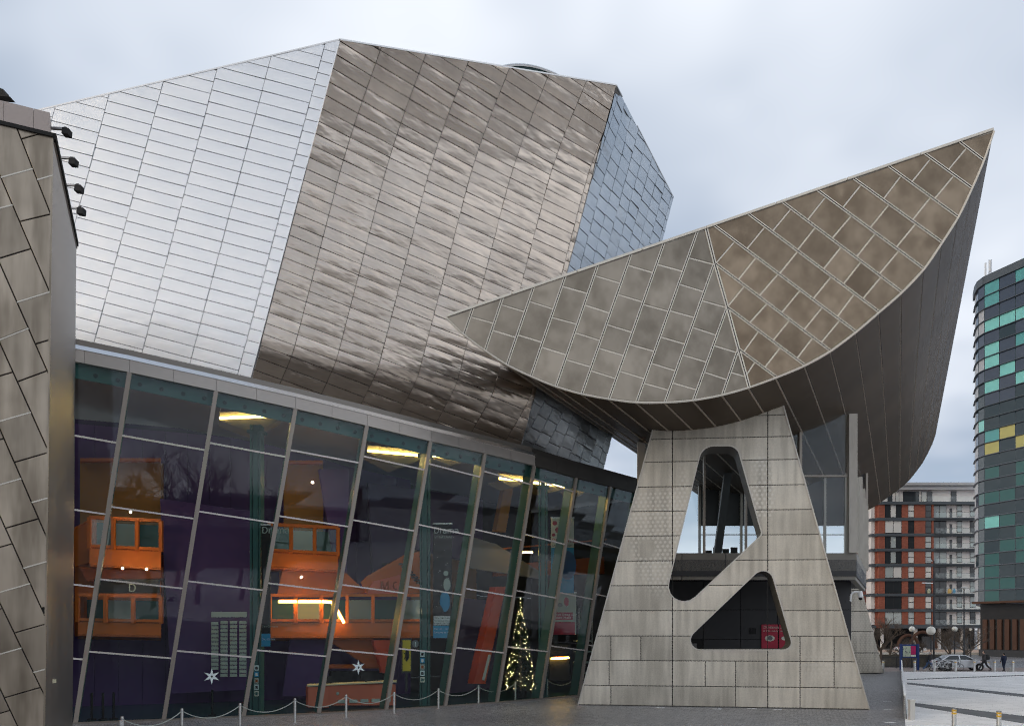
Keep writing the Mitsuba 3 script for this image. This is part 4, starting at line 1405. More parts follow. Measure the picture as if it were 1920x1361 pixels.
# slanted orange parapets that lead off to the left and between the decks
for i, (q, t, mt, lab) in enumerate((((( 138, 992), (176, 972), (176, 1052), (140, 1062)), 5.6, 'orange_paint', 'slanted orange parapet left of the upper left balcony'),
                                     (((138, 1132), (158, 1112), (158, 1196), (140, 1192)), 5.5, 'orange_deep', 'slanted orange parapet left of the lower left balcony'),
                                     (((150, 1064), (302, 1062), (302, 1084), (162, 1090)), 6.0, 'orange_deep', 'dark orange sloping soffit below the upper left balcony'),
                                     (((530, 1068), (640, 1066), (690, 1112), (520, 1116)), 5.6, 'orange_paint', 'broad orange slope between the middle balconies'),
                                     (((612, 1198), (700, 1198), (722, 1250), (690, 1250), (640, 1215)), 5.0, 'orange_deep', 'dark orange brace sloping down below the lit balcony'))):
    k = thing('sloping_parapet', lab, 'parapet')
    MB().prism([ins(x, y, t) for x, y in q], IN(q[0][0]) * 0.25).build('face', mt, k)
    MB().bar(ins(*q[0], t - .02), ins(*q[1], t - .02), .12, .07).build('coping', 'orange_paint', k)
# sign letter above the lower left balcony
k = thing('letter_sign', 'dark sign band with a pale letter D above the lower left balcony', 'sign')
MB().prism(rect_ins(176, 1086, 300, 1112, 4.9), IN(240) * 0.1).build('band', 'black_matt', k)
mb = MB()
letters(mb, 'D', ins(240, 1109, 4.86), along(240), V(0, 0, 1), 0.36)
mb.build('lettering', 'plate_grey', k)
# stair parapets
k = thing('stair', 'orange stair parapet climbing to the right behind the glass', 'stair')
P = [ins(x, y, 4.9) for x, y in ((678, 1092), (690, 1080), (760, 1040), (788, 1034), (788, 1112), (690, 1116))]
MB().prism(P, IN(730) * 0.2).build('parapet', 'orange_paint', k)
P = [ins(x, y, 4.6) for x, y in ((688, 1118), (700, 1090), (762, 1075), (762, 1116))]
MB().prism(P, IN(730) * 0.15).build('lower_parapet', 'coral_paint', k)
for i in range(8):
    p = ins(738 + i * 5, 1058 + i * 5, 5.2)
    MB().box(p, (1.2, 0.3, 0.1)).build('tread', 'dark_grey', k)
mb = MB()
letters(mb, 'M C', ins(712, 1105, 4.55), along(730), V(0, 0, 1), 0.42, bold=True)
mb.build('lettering', 'orange_deep', k, kind='stuff')
k = thing('slanted_pillar', 'orange slanted pillar below the lit balcony', 'pillar')
MB().prism([ins(x, y, 4.6) for x, y in ((700, 1200), (738, 1200), (738, 1262), (718, 1262))], IN(720) * 0.5).build('shaft', 'red_paint', k)
k = thing('slanted_pillar', 'bright red slanted pillar left of the Christmas tree', 'pillar')
MB().prism([ins(x, y, 3.6) for x, y in ((888, 1282), (910, 1282), (948, 1100), (930, 1100))], IN(910) * 0.6).build('shaft', 'red_paint', k)
MB().bar(ins(918, 1228, 3.2), ins(906, 1275, 3.0), 0.14, 0.14, up=(0, 1, 0)).build('brace', 'plate_grey', k)
k = thing('ceiling_beam', 'pale brown raking beam high in the right part of the foyer', 'beam')
MB().prism([ins(x, y, 5.0) for x, y in ((930, 995), (948, 998), (966, 895), (950, 893))], IN(948) * 0.4).build('beam', 'ochre_wall', k)
k = thing('gallery_rail', 'red gallery edge running behind the right panes', 'gallery')
MB().prism([ins(x, y, 6.6) for x, y in ((930, 1080), (1180, 1075), (1180, 1040), (930, 1060))], IN(1000) * 0.3).build('edge', 'orange_deep', k)
MB().bar(ins(930, 1030, 6.4), ins(1180, 1008, 6.4), 0.08, 0.08).build('rail', 'orange_paint', k)
MB().prism([ins(x, y, 6.2) for x, y in ((862, 1062), (1010, 1085), (1010, 1070), (930, 1020), (880, 1005))], IN(940) * 0.2).build('slope', 'mid_grey', k)
# teal steel columns
for i, (x0, x1, y0, y1, lab) in enumerate(((472, 492, 800, 1312, 'teal steel column with stickers in the third bay of the foyer'), (788, 806, 845, 1296, 'teal steel column beside the tall dark banner'),
                                           (1010, 1026, 905, 1262, 'teal steel column beside the white and blue banner'))):
    k = thing('steel_column', lab, 'column')
    t = 2.2
    p, q = onground((x0 + x1) / 2, 1180 + F * HC / (yf(x0) + t)), ins((x0 + x1) / 2, y0, t)
    w = (x1 - x0) * (yf(x0) + t) / F
    MB().box((p[0], p[1], q[2] / 2), (w * 0.5, w * .9, q[2])).build('web', 'teal_paint', k)
    for s in (-1, 1):
        MB().box((p[0] + s * w * 0.42, p[1], q[2] / 2), (w * 0.16, w * 1.1, q[2])).build('flange', 'teal_paint', k)
    MB().box((p[0], p[1], q[2] - .3), (w * 1.5, w * 1.3, 0.12)).build('head_plate', 'teal_paint', k)
# strip lights with pale housings
for i, (x0, y0, x1, y1, lab) in enumerate(((412, 784, 535, 779, 'first yellow strip light from the left under the foyer roof'), (690, 845, 797, 855, 'second yellow strip light from the left under the foyer roof'),
                                           (806, 854, 880, 860, 'third yellow strip light, just left of the middle mullions'), (937, 897, 985, 902, 'fourth yellow strip light from the left under the foyer roof'),
                                           (1000, 905, 1063, 913, 'fifth yellow strip light, before the dark right bays'), (1077, 914, 1097, 917, 'short last yellow strip light at the right end of the foyer'))):
    k = thing('strip_light', lab, 'light', 'strip lights under the foyer roof')
    a, b = ins(x0, y0, 2.6), ins(x1, y1, 2.6)
    put({**mikit.ply(MB().tube([a, b], 0.045, 8).mesh(), 'white_paint'), **lamp((1.0, 0.66, 0.20), 17.0)}, 'tube', k)
    up = V(0, 0, 1)
    MB().prism([a - up * 0.07 + IN(x0) * 0.1, b - up * .07 + IN(x1) * 0.1, b + up * 0.28 + IN(x1) * 0.1, a + up * 0.28 + IN(x0) * 0.1], IN(x0) * 0.05).build('reflector', 'housing_paint', k)
    m = (a + b) / 2
    MB().prism([a - up * 0.12, m - up * (0.75 if x1 - x0 > 100 else .45), b - up * 0.12], IN(x0) * 1.2).build('housing', 'housing_paint', k)
    MB().bar(a + up * 0.3, a + up * 0.9, 0.04, 0.04, up=(0, 1, 0)).build('hanger', 'dark_grey', k)
# lamps set into the long balcony and small downlights
for i, (pts, lab) in enumerate(((((523, 1128), (556, 1128)), 'first yellow handrail lamp at the left end of the lit balcony'), (((559, 1128), (602, 1128)), 'second yellow handrail lamp of the lit balcony'),
                                (((604, 1128), (622, 1129)), 'short yellow handrail lamp where the lit rail bends'), (((625, 1131), (645, 1168)), 'sloping yellow handrail lamp at the right of the lit rail'),
                                (((976, 1036), (998, 1036)), 'orange glowing lamp box on the upper right gallery'), (((1034, 1235), (1066, 1233)), 'yellow lit slot in the dark kiosk'))):
    k = thing('rail_lamp', lab, 'lamp')
    a, b = ins(*pts[0], 4.1), ins(*pts[1], 4.1)
    put({**mikit.ply(MB().tube([a, b], 0.07, 6).mesh(), 'white_paint'), **lamp((1.0, 0.55, 0.10), 7.0)}, 'tube', k)
    MB().bar(a + V(0, 0.1, .08), b + V(0, 0.1, .08), 0.1, 0.06).build('holder', 'orange_paint', k)
for x, y, lab in ((230, 1066, 'warm spot lamp between the two left balconies, left one of a pair'), (275, 1067, 'warm spot lamp between the two left balconies, right one of a pair'), (586, 905, 'warm spot lamp in the recess above the small middle balcony'),
                  (245, 960, 'warm spot lamp just above the upper left balcony'), (565, 1082, 'warm spot lamp under the small middle balcony'), (805, 1145, 'warm spot lamp beside the teal column and the tall dark banner')):
    k = thing('downlight', lab, 'lamp', 'tiny warm spot lamps in the foyer')
    put({**mikit.ply(MB().sphere(ins(x, y, 4.0), 0.055, 1).mesh(), 'white_paint'), **lamp((1.0, 0.62, 0.28), 60.0)}, 'bulb', k)
# banners hanging in the foyer
def banner(label, x0, x1, y0, y1, t, ground, items):
    k = thing('banner', label, 'banner')
    yd = yf((x0 + x1) / 2) + t
    Q = lambda x, y, d=0.0: at(x, y, yd - d)
    MB().prism([Q(x0, y1), Q(x1, y1), Q(x1, y0), Q(x0, y0)], V(0, 0.03, 0)).build('cloth', ground, k)
    MB().bar(Q(x0 - 1, y0 - 1), Q(x1 + 1, y0 - 1), 0.05, 0.05).build('top_bar', 'steel_trim', k)
    for it in items:
        if it[0] == 't':
            _, s, x, y, h, c = it
            mb = MB()
            letters(mb, s, Q(x, y, 0.012), V(1, 0, 0), V(0, 0, 1), h)
            mb.build('lettering', c, k, kind='stuff')
        elif it[0] == 'r':
            _, xa, ya, xb, yb, c = it
            MB().prism([Q(xa, yb, 0.006), Q(xb, yb, 0.006), Q(xb, ya, 0.006), Q(xa, ya, 0.006)], V(0, 0.004, 0)).build('printed_field', c, k)
        else:
            _, x, y, r, sx, sz, c = it
            MB().sphere(Q(x, y, 0.006), r, 2, (sx, 0.02, sz)).build('printed_shape', c, k, smooth=True)
    return k


banner('tall black banner headed Drama with a blue figure', 812, 847, 983, 1196, 1.8, 'black_matt',
       [('t', 'Drama', 813, 1000, 0.30, 'white_paint'), ('t', 'AT THE LOWRY', 813.5, 1009, 0.10, 'plate_grey'), ('r', 813, 1155, 844, 1172, 'white_paint'), ('r', 812, 1173, 846, 1196, 'poster_blue'),
        ('t', 'The Curious', 814, 1160, 0.10, 'black_matt'), ('t', 'Incident of the Dog', 814, 1165, 0.072, 'black_matt'), ('t', 'in the Night-Time', 814, 1170, 0.075, 'black_matt'),
        ('t', 'Thu 18 Dec - Sat 10 Jan', 813.5, 1180, 0.062, 'white_paint'), ('t', 'thelowry.com', 813.5, 1187, 0.085, 'white_paint'),
        ('s', 834, 1128, 0.42, 0.62, 1.25, 'poster_blue'), ('s', 838, 1096, 0.22, 0.8, 1.5, 'plate_grey'), ('s', 836, 1075, 0.13, 1, 1, 'plate_grey'), ('s', 828, 1142, 0.25, 0.5, 1.2, 'black_matt')] +
       [('s', 815 + (i * 37 % 30), 1020 + (i * 53 % 120), 0.022, 1, 1, 'white_paint') for i in range(14)])
banner('narrow black banner half hidden behind the third mullion', 490, 507, 985, 1212, 1.6, 'black_matt',
       [('t', 'Drama', 490.5, 1000, 0.30, 'plate_grey'), ('r', 490, 1188, 507, 1212, 'poster_blue'), ('t', 'Thu 18 Dec', 491, 1200, 0.08, 'white_paint'), ('t', 'The Curious', 491, 1176, 0.09, 'plate_grey')])
banner('white and blue banner with red dots in the right part of the foyer', 1033, 1076, 972, 1112, 1.9, 'poster_cream',
       [('r', 1033, 1027, 1076, 1112, 'poster_blue'), ('t', 'Christmas', 1034, 1017, 0.22, 'poster_red'), ('t', 'AT THE LOWRY', 1034.5, 1025, 0.11, 'black_matt'), ('s', 1040, 981, 0.13, 1, 1, 'poster_red'),
        ('s', 1046, 994, 0.17, 1, 1, 'poster_red'), ('s', 1038, 1003, 0.10, 1, 1, 'poster_red'), ('s', 1062, 985, 0.15, 1, 1, 'poster_red'), ('s', 1064, 1060, 0.55, 0.9, 1.5, 'jeans_blue'), ('s', 1066, 1048, 0.2, 1, 1, 'skin')])
banner('pale lower banner with crimson title bands beside the Christmas tree', 1036, 1080, 1112, 1190, 2.2, 'plate_grey',
       [('r', 1036, 1148, 1074, 1162, 'poster_red'), ('r', 1036, 1166, 1078, 1190, 'poster_red'), ('t', "We're Going on a", 1037, 1154, 0.12, 'white_paint'), ('t', 'Bear Hunt', 1039, 1160, 0.15, 'white_paint'),
        ('s', 1062, 1128, 0.2, 0.7, 1.3, 'poster_red'), ('s', 1050, 1134, 0.15, 1, .8, 'mid_grey')])
# plates of the directory board
k = thing('directory_board', 'rows of small grey plates with a long header plate on the purple wall', 'board')
for c in range(4):
    for r in range(14):
        x, y = 396 + c * 17.5, 1166 + r * 7.6 - (2 if c else 0)
        if c == 0 and r > 11:
            continue
        MB().prism(rect_ins(x, y, x + 13.5, y + 6.0, 5.3), IN(x) * 0.04).build('plate', 'plate_grey', k)
MB().prism(rect_ins(396, 1147, 463, 1157, 5.3), IN(430) * 0.05).build('header_plate', 'plate_grey', k)


# star-shaped decals on the glass
def star(px, py, lab):
    k = thing('star_decal', lab, 'decal')
    kk = int(np.searchsorted([b for b in MX], px))
    c = at(px, py, yf(px - 20) - 0.10)
    u_, v_ = along(px), V(0, 0, 1)
    pts = []
    for i in range(12):
        r = 0.34 if i % 2 == 0 else 0.12
        a = math.pi / 2 + i * math.pi / 6
        pts.append(c + u_ * r * math.cos(a) + v_ * r * math.sin(a))
    mb = MB()
    mb.add([c - IN(px) * 0.004] + pts, [[0, i + 1, (i + 1) % 12 + 1] for i in range(12)])
    mb.build('star', 'star_white', k)
    MB().sphere(c - IN(px) * 0.01, 0.05, 1, (1, .2, 1)).build('centre', 'teal_dark', k)


star(397, 1268, 'white star decal on the glass in front of the directory plates')
star(672, 1251, 'white star decal on the glass above the coral reception desk')
# stickers on the glass edge beside the columns
for x, ys, lab in ((481, (1252, 1264, 1276, 1288, 1300), 'column of small picture stickers by the third bay'), (792, (1226, 1238, 1250, 1262, 1274), 'column of small picture stickers beside the yellow poster stand')):
    k = thing('sticker_strip', lab, 'stickers')
    for i, y in enumerate(ys):
        MB().prism(rect_ins(x - 4, y - 5, x + 4, y + 5, 1.6), IN(x) * 0.01).build('sticker', ('star_white', 'poster_blue', 'plate_grey', 'star_white', 'poster_cream')[i], k)
        MB().prism(rect_ins(x - 2.4, y - 2.4, x + 2.4, y + 3, 1.59), IN(x) * 0.004).build('picture', ('black_matt', 'white_paint', 'orange_deep', 'dark_grey', 'teal_paint')[i], k)
# reception desk with screens
k = thing('reception_desk', 'coral reception desk with pale vents and dark screens behind the glass', 'desk')
t = 2.4
MB().prism(rect_ins(612, 1283, 742, 1322, t), IN(680) * 0.9).build('front', 'coral_paint', k)
MB().prism(rect_ins(578, 1288, 616, 1326, t - .1), IN(600) * 0.8).build('side_front', 'coral_paint', k)
MB().prism([ins(576, 1287, t - .15), ins(744, 1279, t - .15), ins(744, 1276, t + .9), ins(576, 1284, t + .9)], V(0, 0, .05)).build('counter', 'cream_paint', k)
for i in range(5):
    x = 634 + i * 21
    MB().prism(rect_ins(x, 1312 - i * .7, x + 15, 1318 - i * .7, t - .02), IN(x) * .05).build('vent', 'plate_grey', k)
MB().sphere(ins(633, 1300, t), 0.08, 1, (1, .3, 1)).build('button', 'plate_grey', k)
for x, y, lab in ((614, 1275, 'dark desk screen at the left of the reception desk'), (686, 1268, 'dark desk screen at the right of the reception desk')):
    s = thing('desk_screen', lab, 'screen')
    MB().prism(rect_ins(x - 9, y - 8, x + 9, y + 6, 2.9), IN(x) * 0.06).build('panel', 'black_matt', s)
    MB().bar(ins(x, y + 6, 2.93), ins(x, y + 12, 2.93), 0.08, 0.06, up=(0, 1, 0)).build('stand', 'dark_grey', s)
k = thing('back_counter', 'long orange shelf and dark counter behind the reception desk', 'counter')
MB().prism(rect_ins(615, 1246, 735, 1253, 5.0), IN(680) * 0.6).build('shelf', 'orange_deep', k)
MB().prism(rect_ins(622, 1258, 735, 1282, 5.4), IN(680) * 0.5).build('base', 'black_matt', k)
# yellow poster stand and round information sign
k = thing('poster_stand', 'yellow poster with a black figure on a dark stand', 'poster stand')
MB().prism(rect_ins(753, 1197, 772, 1262, 1.9), IN(760) * 0.05).build('frame', 'dark_grey', k)
MB().prism(rect_ins(755, 1200, 770, 1258, 1.86), IN(760) * 0.02).build('sheet', 'poster_yellow', k)
MB().sphere(ins(762, 1228, 1.84), 0.2, 1, (.7, .05, 1.5)).build('figure', 'black_matt', k)
for s in range(6):
    a = s * math.pi / 3 + .4
    MB().bar(ins(762, 1228, 1.83), ins(762 + 6 * math.cos(a), 1228 + 13 * math.sin(a), 1.83), 0.03, 0.01, up=(0, 1, 0)).build('ray', 'black_matt', k)
MB().bar(ins(762, 1262, 1.9), ins(762, 1296, 1.9), 0.1, 0.1, up=(0, 1, 0)).build('leg', 'dark_grey', k)
k = thing('information_sign', 'round grey sign with a letter i above the poster stand', 'sign')
c = ins(779, 1207, 1.9)
MB().tube([c, c + IN(779) * 0.05], 0.19, 20).build('disc', 'mid_grey', k)
mb = MB()
letters(mb, 'i', c - along(779) * 0.03 - V(0, 0, .11) - IN(779) * .01, along(779), V(0, 0, 1), 0.2, bold=True)
mb.build('lettering', 'star_white', k, kind='stuff')
# Christmas tree
k = thing('christmas_tree', 'dark Christmas tree covered in small warm lights inside the foyer', 'Christmas tree')
tr = np.random.default_rng(12)
base, topz = ins(976, 1262, 2.6), ins(976, 1124, 2.6)
H = topz[2]
base[2] = 0.05
R0 = 30 * (yf(976) + 2.6) / F * 1.0
v, f = [], []
for i in range(4200):
    z = 0.5 + (H - 0.5) * tr.random() ** 1.35
    r = R0 * (1 - (z - 0.4) / (H - 0.35)) * (0.35 + 0.65 * tr.random() ** 0.5) * (0.85 + .25 * math.sin(z * 9))
    a = tr.random() * 2 * math.pi
    p = base + V(r * math.cos(a), r * math.sin(a), z)
    d = unit(V(math.cos(a), math.sin(a), -0.35) + tr.normal(0, .35, 3))
    s = unit(np.cross(d, tr.normal(0, 1, 3)))
    L = 0.13 + .1 * tr.random()
    v += [p - s * 0.035, p + s * 0.035, p + d * L]
    f.append([3 * i, 3 * i + 1, 3 * i + 2])
MB().add(v, f).build('foliage', 'tree_needles', k, kind='stuff')
MB().tube([base, base + V(0, 0, H * .93)], [0.09, 0.015], 7).build('trunk', 'bark', k)
mb = MB()
for i in range(210):
    z = 0.5 + (H - 0.45) * tr.random() ** 1.25
    r = R0 * (1 - (z - 0.4) / (H - 0.35)) * (0.9 + 0.2 * tr.random())
    a = tr.random() * 2 * math.pi
    p = base + V(r * math.cos(a), r * math.sin(a), z)
    s = 0.013 + .010 * tr.random()
    o = np.array([[1, 0, 0], [-1, 0, 0], [0, 1, 0], [0, -1, 0], [0, 0, 1], [0, 0, -1]]) * s
    mb.add(p + o, [[0, 2, 4], [2, 1, 4], [1, 3, 4], [3, 0, 4], [2, 0, 5], [1, 2, 5], [3, 1, 5], [0, 3, 5]])
mb.build('fairy_lights', 'white_paint', k, kind='stuff', more=lamp((1.0, 0.74, 0.34), 5.0))
MB().tube([base, base + V(0, 0, .38)], [0.3, 0.36], 12).build('pot', 'black_matt', k)
# dark kiosk right of the tree
k = thing('kiosk', 'black kiosk with a yellow slot right of the Christmas tree', 'kiosk')
MB().prism(rect_ins(1030, 1212, 1068, 1276, 4.3), IN(1050) * 0.7).build('body', 'black_matt', k)
MB().prism(rect_ins(1038, 1190, 1046, 1212, 4.4), IN(1050) * 0.1).build('screen', 'dark_grey', k)
MB().prism(rect_ins(1028, 1208, 1070, 1213, 4.2), IN(1050) * 0.85).build('top', 'dark_grey', k)
# free-standing leaflet racks behind the right panes
for x, lab in ((1098, 'pale leaflet rack with shelves behind the last panes'),):
    k = thing('leaflet_rack', lab, 'rack')
    for i in range(4):
        MB().prism(rect_ins(x - 12, 1200 + i * 20, x + 12, 1203 + i * 20, 4.0), IN(x) * 0.5).build('shelf', 'plate_grey', k)
    for s in (-12, 12):
        MB().bar(ins(x + s, 1276, 4.0), ins(x + s, 1140, 4.0), 0.05, 0.05, up=(0, 1, 0)).build('upright', 'steel_trim', k)
# uprights of the far glazing at the right end
k = thing('far_glazing', 'pale glazing bars at the far right end of the foyer', 'glazing')
for i in range(5):
    x = 1085 + i * 24
    p = ins(x, 1200, 8.2)
    MB().box((p[0], p[1], 1.75), (0.14, 0.14, 3.5)).build('bar', 'mullion_paint', k)

# ------------------------------------------------------------------ bollards with slack ropes in front of the foyer
BOL = [(229, 1343), (341, 1328), (450, 1318), (553, 1309), (649, 1302), (739, 1297), (822, 1290), (897, 1284), (966, 1278), (1026, 1272), (1080, 1268)]
BH = 0.98
NAMES = ['first steel bollard from the left, nearly at the photo edge', 'second steel bollard from the left in front of the foyer', 'third steel bollard from the left in front of the foyer', 'fourth steel bollard from the left in front of the foyer',
         'fifth steel bollard from the left, by the coral desk', 'sixth steel bollard, in the middle of the roped row', 'fifth steel bollard counting from the pier', 'fourth steel bollard counting from the pier',
         'third steel bollard counting from the pier', 'second steel bollard counting from the pier', 'last steel bollard of the roped row, beside the pier']
bp = []
for (x, y), lab in zip(BOL, NAMES):
    Y = F * (HC - BH) / (y - HY)
    p = V((x - CX) * Y / F, Y, 0)
    bp.append(p)
    k = thing('bollard', lab, 'bollard', 'roped steel bollards in front of the foyer')
    MB().tube([p, p + V(0, 0, BH - .03), p + V(0, 0, BH)], [0.055, 0.055, 0.042], 16).build('post', 'stainless', k, smooth=40)
    MB().tube([p, p + V(0, 0, .015)], 0.095, 16).build('base_plate', 'stainless', k)
    MB().tube([p + V(0, 0, BH - .10), p + V(0, 0, BH - .075)], 0.064, 16).build('collar', 'chrome_dark', k)
for i in range(len(bp) - 1):
    a, b = bp[i] + V(0, 0, BH - .09), bp[i + 1] + V(0, 0, BH - .09)
    pts = [a + (b - a) * s + V(0, 0, -0.36 * 4 * s * (1 - s)) for s in np.linspace(0, 1, 13)]
    MB().tube(pts, 0.017, 6).build('rope', 'plate_grey', label=f'{("first", "second", "third", "fourth", "fifth", "sixth", "seventh", "eighth", "ninth", "tenth")[i]} slack pale rope from the left between the bollards', cat='rope', group='slack ropes between the bollards')
# two short posts close to the left end
for x, y, lab in ((226, 1350, 'short steel post just beside the leftmost bollard'),):
    Y = F * (HC - .9) / (y - HY)
    p = V((x - CX) * Y / F, Y, 0)
    k = thing('steel_post', lab, 'post')
    MB().tube([p, p + V(0, 0, .9)], 0.05, 12).build('shaft', 'stainless', k, smooth=40)
    MB().tube([p, p + V(0, 0, .015)], 0.09, 12).build('base_plate', 'stainless', k)
# four dark posts inside the foyer
for x, lab in ((172, 'dark thin post inside the foyer, nearest the left building'), (193, 'second dark thin post inside the foyer from the left'), (213, 'third dark thin post inside the foyer from the left'), (398, 'dark thin post inside the foyer under the star decal')):
    p = ins(x, 1310, 1.3)
    k = thing('queue_post', lab, 'post')
    MB().tube([V(p[0], p[1], .02), V(p[0], p[1], 1.15)], 0.05, 8).build('shaft', 'black_matt', k)
    MB().tube([V(p[0], p[1], .02), V(p[0], p[1], .06)], 0.17, 10).build('foot', 'black_matt', k)

# ------------------------------------------------------------------ ramp balustrade and plaza bollards
k = thing('balustrade', 'low pale balustrade running away along the edge of the white plaza', 'balustrade')
E = lambda Y, z=0.0: edge0 + D * ((Y - edge0[1]) / D[1]) + V(0, 0, z)
MB().bar(E(34, 1.0), E(72.5, 1.0), 0.09, 0.06).build('handrail', 'white_paint', k)
for Y in np.linspace(34, 72.5, 30):
    MB().bar(E(Y), E(Y, 1.0), 0.05, 0.07, up=(0, 1, 0)).build('baluster', 'steel_trim', k)
MB().bar(E(34, 0.10), E(72.5, 0.10), 0.16, 0.20).build('plinth', 'mid_grey', k)
for a, b in zip(np.linspace(34, 72.5, 30)[:-1], np.linspace(34, 72.5, 30)[1:]):
    MB().add([E(a + .1, .26), E(b - .1, .26), E(b - .1, .90), E(a + .1, .90)], [[0, 1, 2, 3]]).build('mesh_panel', 'mid_grey', k)
p = at(1709, 1361, 33.6)
k = thing('stone_post', 'pale square stone post at the near end of the balustrade', 'post')
MB().box((p[0], 33.6, 0.40), (0.20, 0.20, 0.80)).build('shaft', 'stone_pale', k)
MB().box((p[0], 33.6, 0.83), (0.24, 0.24, 0.06)).build('cap', 'stone_pale', k)
for x, y, lab in ((1789, 1328, 'left one of the two near steel bollards with yellow bands on the plaza'), (1873, 1333, 'right one of the two near steel bollards with yellow bands on the plaza')):
    Y = F * (HC - 1.0) / (y - HY)
    p = V((x - CX) * Y / F, Y, 0)
    k = thing('plaza_bollard', lab, 'bollard', 'near bollards with yellow bands')
    MB().tube([p, p + V(0, 0, .99), p + V(0, 0, 1.0)], [0.075, 0.075, 0.066], 18).build('post', 'stainless', k, smooth=40)
    for z in (0.80, 0.90):
        MB().tube([p + V(0, 0, z), p + V(0, 0, z + .06)], 0.078, 18).build('yellow_band', 'band_yellow', k)
    MB().tube([p + V(0, 0, .97), p + V(0, 0, 1.005)], 0.082, 18).build('cap', 'chrome_dark', k)
for x, lab in ((1656, 'far steel bollard standing next to the rear pier'), (1715, 'far steel bollard left of the walking man in jeans'), (1752, 'far steel bollard right of the walking man in jeans'),
               (1792, 'far steel bollard in front of the bicycles'), (1827, 'far steel bollard in front of the silver car'), (1865, 'far steel bollard at the nose of the silver car'), (1899.5, 'far steel bollard right of the man in the navy suit')):
    p = onground(x, 1259.4)
    k = thing('far_bollard', lab, 'bollard', 'far bollards along the plaza edge')
    MB().tube([p, p + V(0, 0, .98), p + V(0, 0, 1.0)], [0.10, 0.10, 0.085], 12).build('post', 'stainless', k, smooth=40)
    MB().tube([p + V(0, 0, .84), p + V(0, 0, .90)], 0.106, 12).build('band', 'band_yellow' if x != 1752 else 'mid_grey', k)
p = onground(1896, 1259.2)
k = thing('stone_block', 'small pale block beside the rightmost far bollard', 'block')
MB().box(p + V(0, 0, .18), (.22, .22, .36)).build('body', 'stone_pale', k)
MB().box(p + V(0, 0, .37), (.26, .26, .03)).build('cap', 'stone_pale', k)

# dark railing on the dock edge
k = thing('dock_railing', 'long black railing on the dock edge behind the car', 'railing')
R0_, R1_ = V(32, 78.6, 0), V(43.6, 78.6, 0)
for z in (0.12, 1.08):
    MB().bar(R0_ + V(0, 0, z), R1_ + V(0, 0, z), 0.07, 0.07).build('rail', 'pole_dark', k)
for i in range(9):
    p = R0_ + (R1_ - R0_) * i / 8
    MB().bar(p, p + V(0, 0, 1.2), 0.09, 0.09, up=(0, 1, 0)).build('post', 'pole_dark', k)
mb = MB()
for i in range(96):
    p = R0_ + (R1_ - R0_) * (i + .5) / 96
    mb.bar(p + V(0, 0, .12), p + V(0, 0, 1.08), 0.025, 0.025, up=(0, 1, 0))
mb.build('bars', 'pole_dark', k, kind='stuff')

# blue map board
k = thing('map_board', 'blue framed map board with a crimson panel at the head of the balustrade', 'sign')
YM = 74.5
M = lambda x, y, d=0.0: at(x, y, YM - d)
for x in (1689, 1721):
    MB().bar(V(*M(x, 1255)[:2], 0), M(x, 1207), 0.18, 0.14, up=(0, 1, 0)).build('post', 'sign_blue', k)
MB().prism([M(1690, 1233), M(1720, 1233), M(1720, 1208), M(1690, 1208)], V(0, .1, 0)).build('board', 'sign_blue', k)
MB().prism([M(1693, 1231, .03), M(1707.5, 1231, .03), M(1707.5, 1211, .03), M(1693, 1211, .03)], V(0, .02, 0)).build('map', 'map_green', k)
MB().prism([M(1708, 1227, .03), M(1717.5, 1227, .03), M(1717.5, 1211, .03), M(1708, 1211, .03)], V(0, .02, 0)).build('crimson_panel', 'map_crimson', k)
MB().prism([M(1708, 1231, .03), M(1717.5, 1231, .03), M(1717.5, 1227.5, .03), M(1708, 1227.5, .03)], V(0, .02, 0)).build('key_panel', 'poster_cream', k)
mb = MB()
mr = np.random.default_rng(2)
for i in range(9):
    x, y = mr.uniform(1694, 1706), mr.uniform(1213, 1229)
    mb.bar(M(x, y, .045), M(min(max(x + mr.uniform(-5, 5), 1693.5), 1707), min(max(y + mr.uniform(-5, 5), 1212), 1230), .045), 0.05, 0.01, up=(0, 1, 0))
mb.build('map_lines', 'mid_grey', k, kind='stuff')

# street lamps
def street_lamp(lab, px, top, Y, head):
    k = thing('street_lamp', lab, 'street lamp')
    p = V((px - CX) * Y / F, Y, 0)
    h = at(px, top, Y)[2]
    MB().tube([p, p + V(0, 0, 1.2), p + V(0, 0, 1.25), p + V(0, 0, h)], [0.13, 0.13, 0.09, 0.06], 10).build('pole', 'pole_dark', k, smooth=40)
    for dx, dz in head:
        a = p + V(0, 0, h + dz)
        MB().tube([a, a + V(dx * .5, 0, .12), a + V(dx, 0, .05)], 0.035, 6).build('arm', 'pole_dark', k)
        MB().sphere(a + V(dx, 0, .0), 0.30, 2, (1, .7, .38)).build('lamp_head', 'stone_pale', k, smooth=True)
    return k


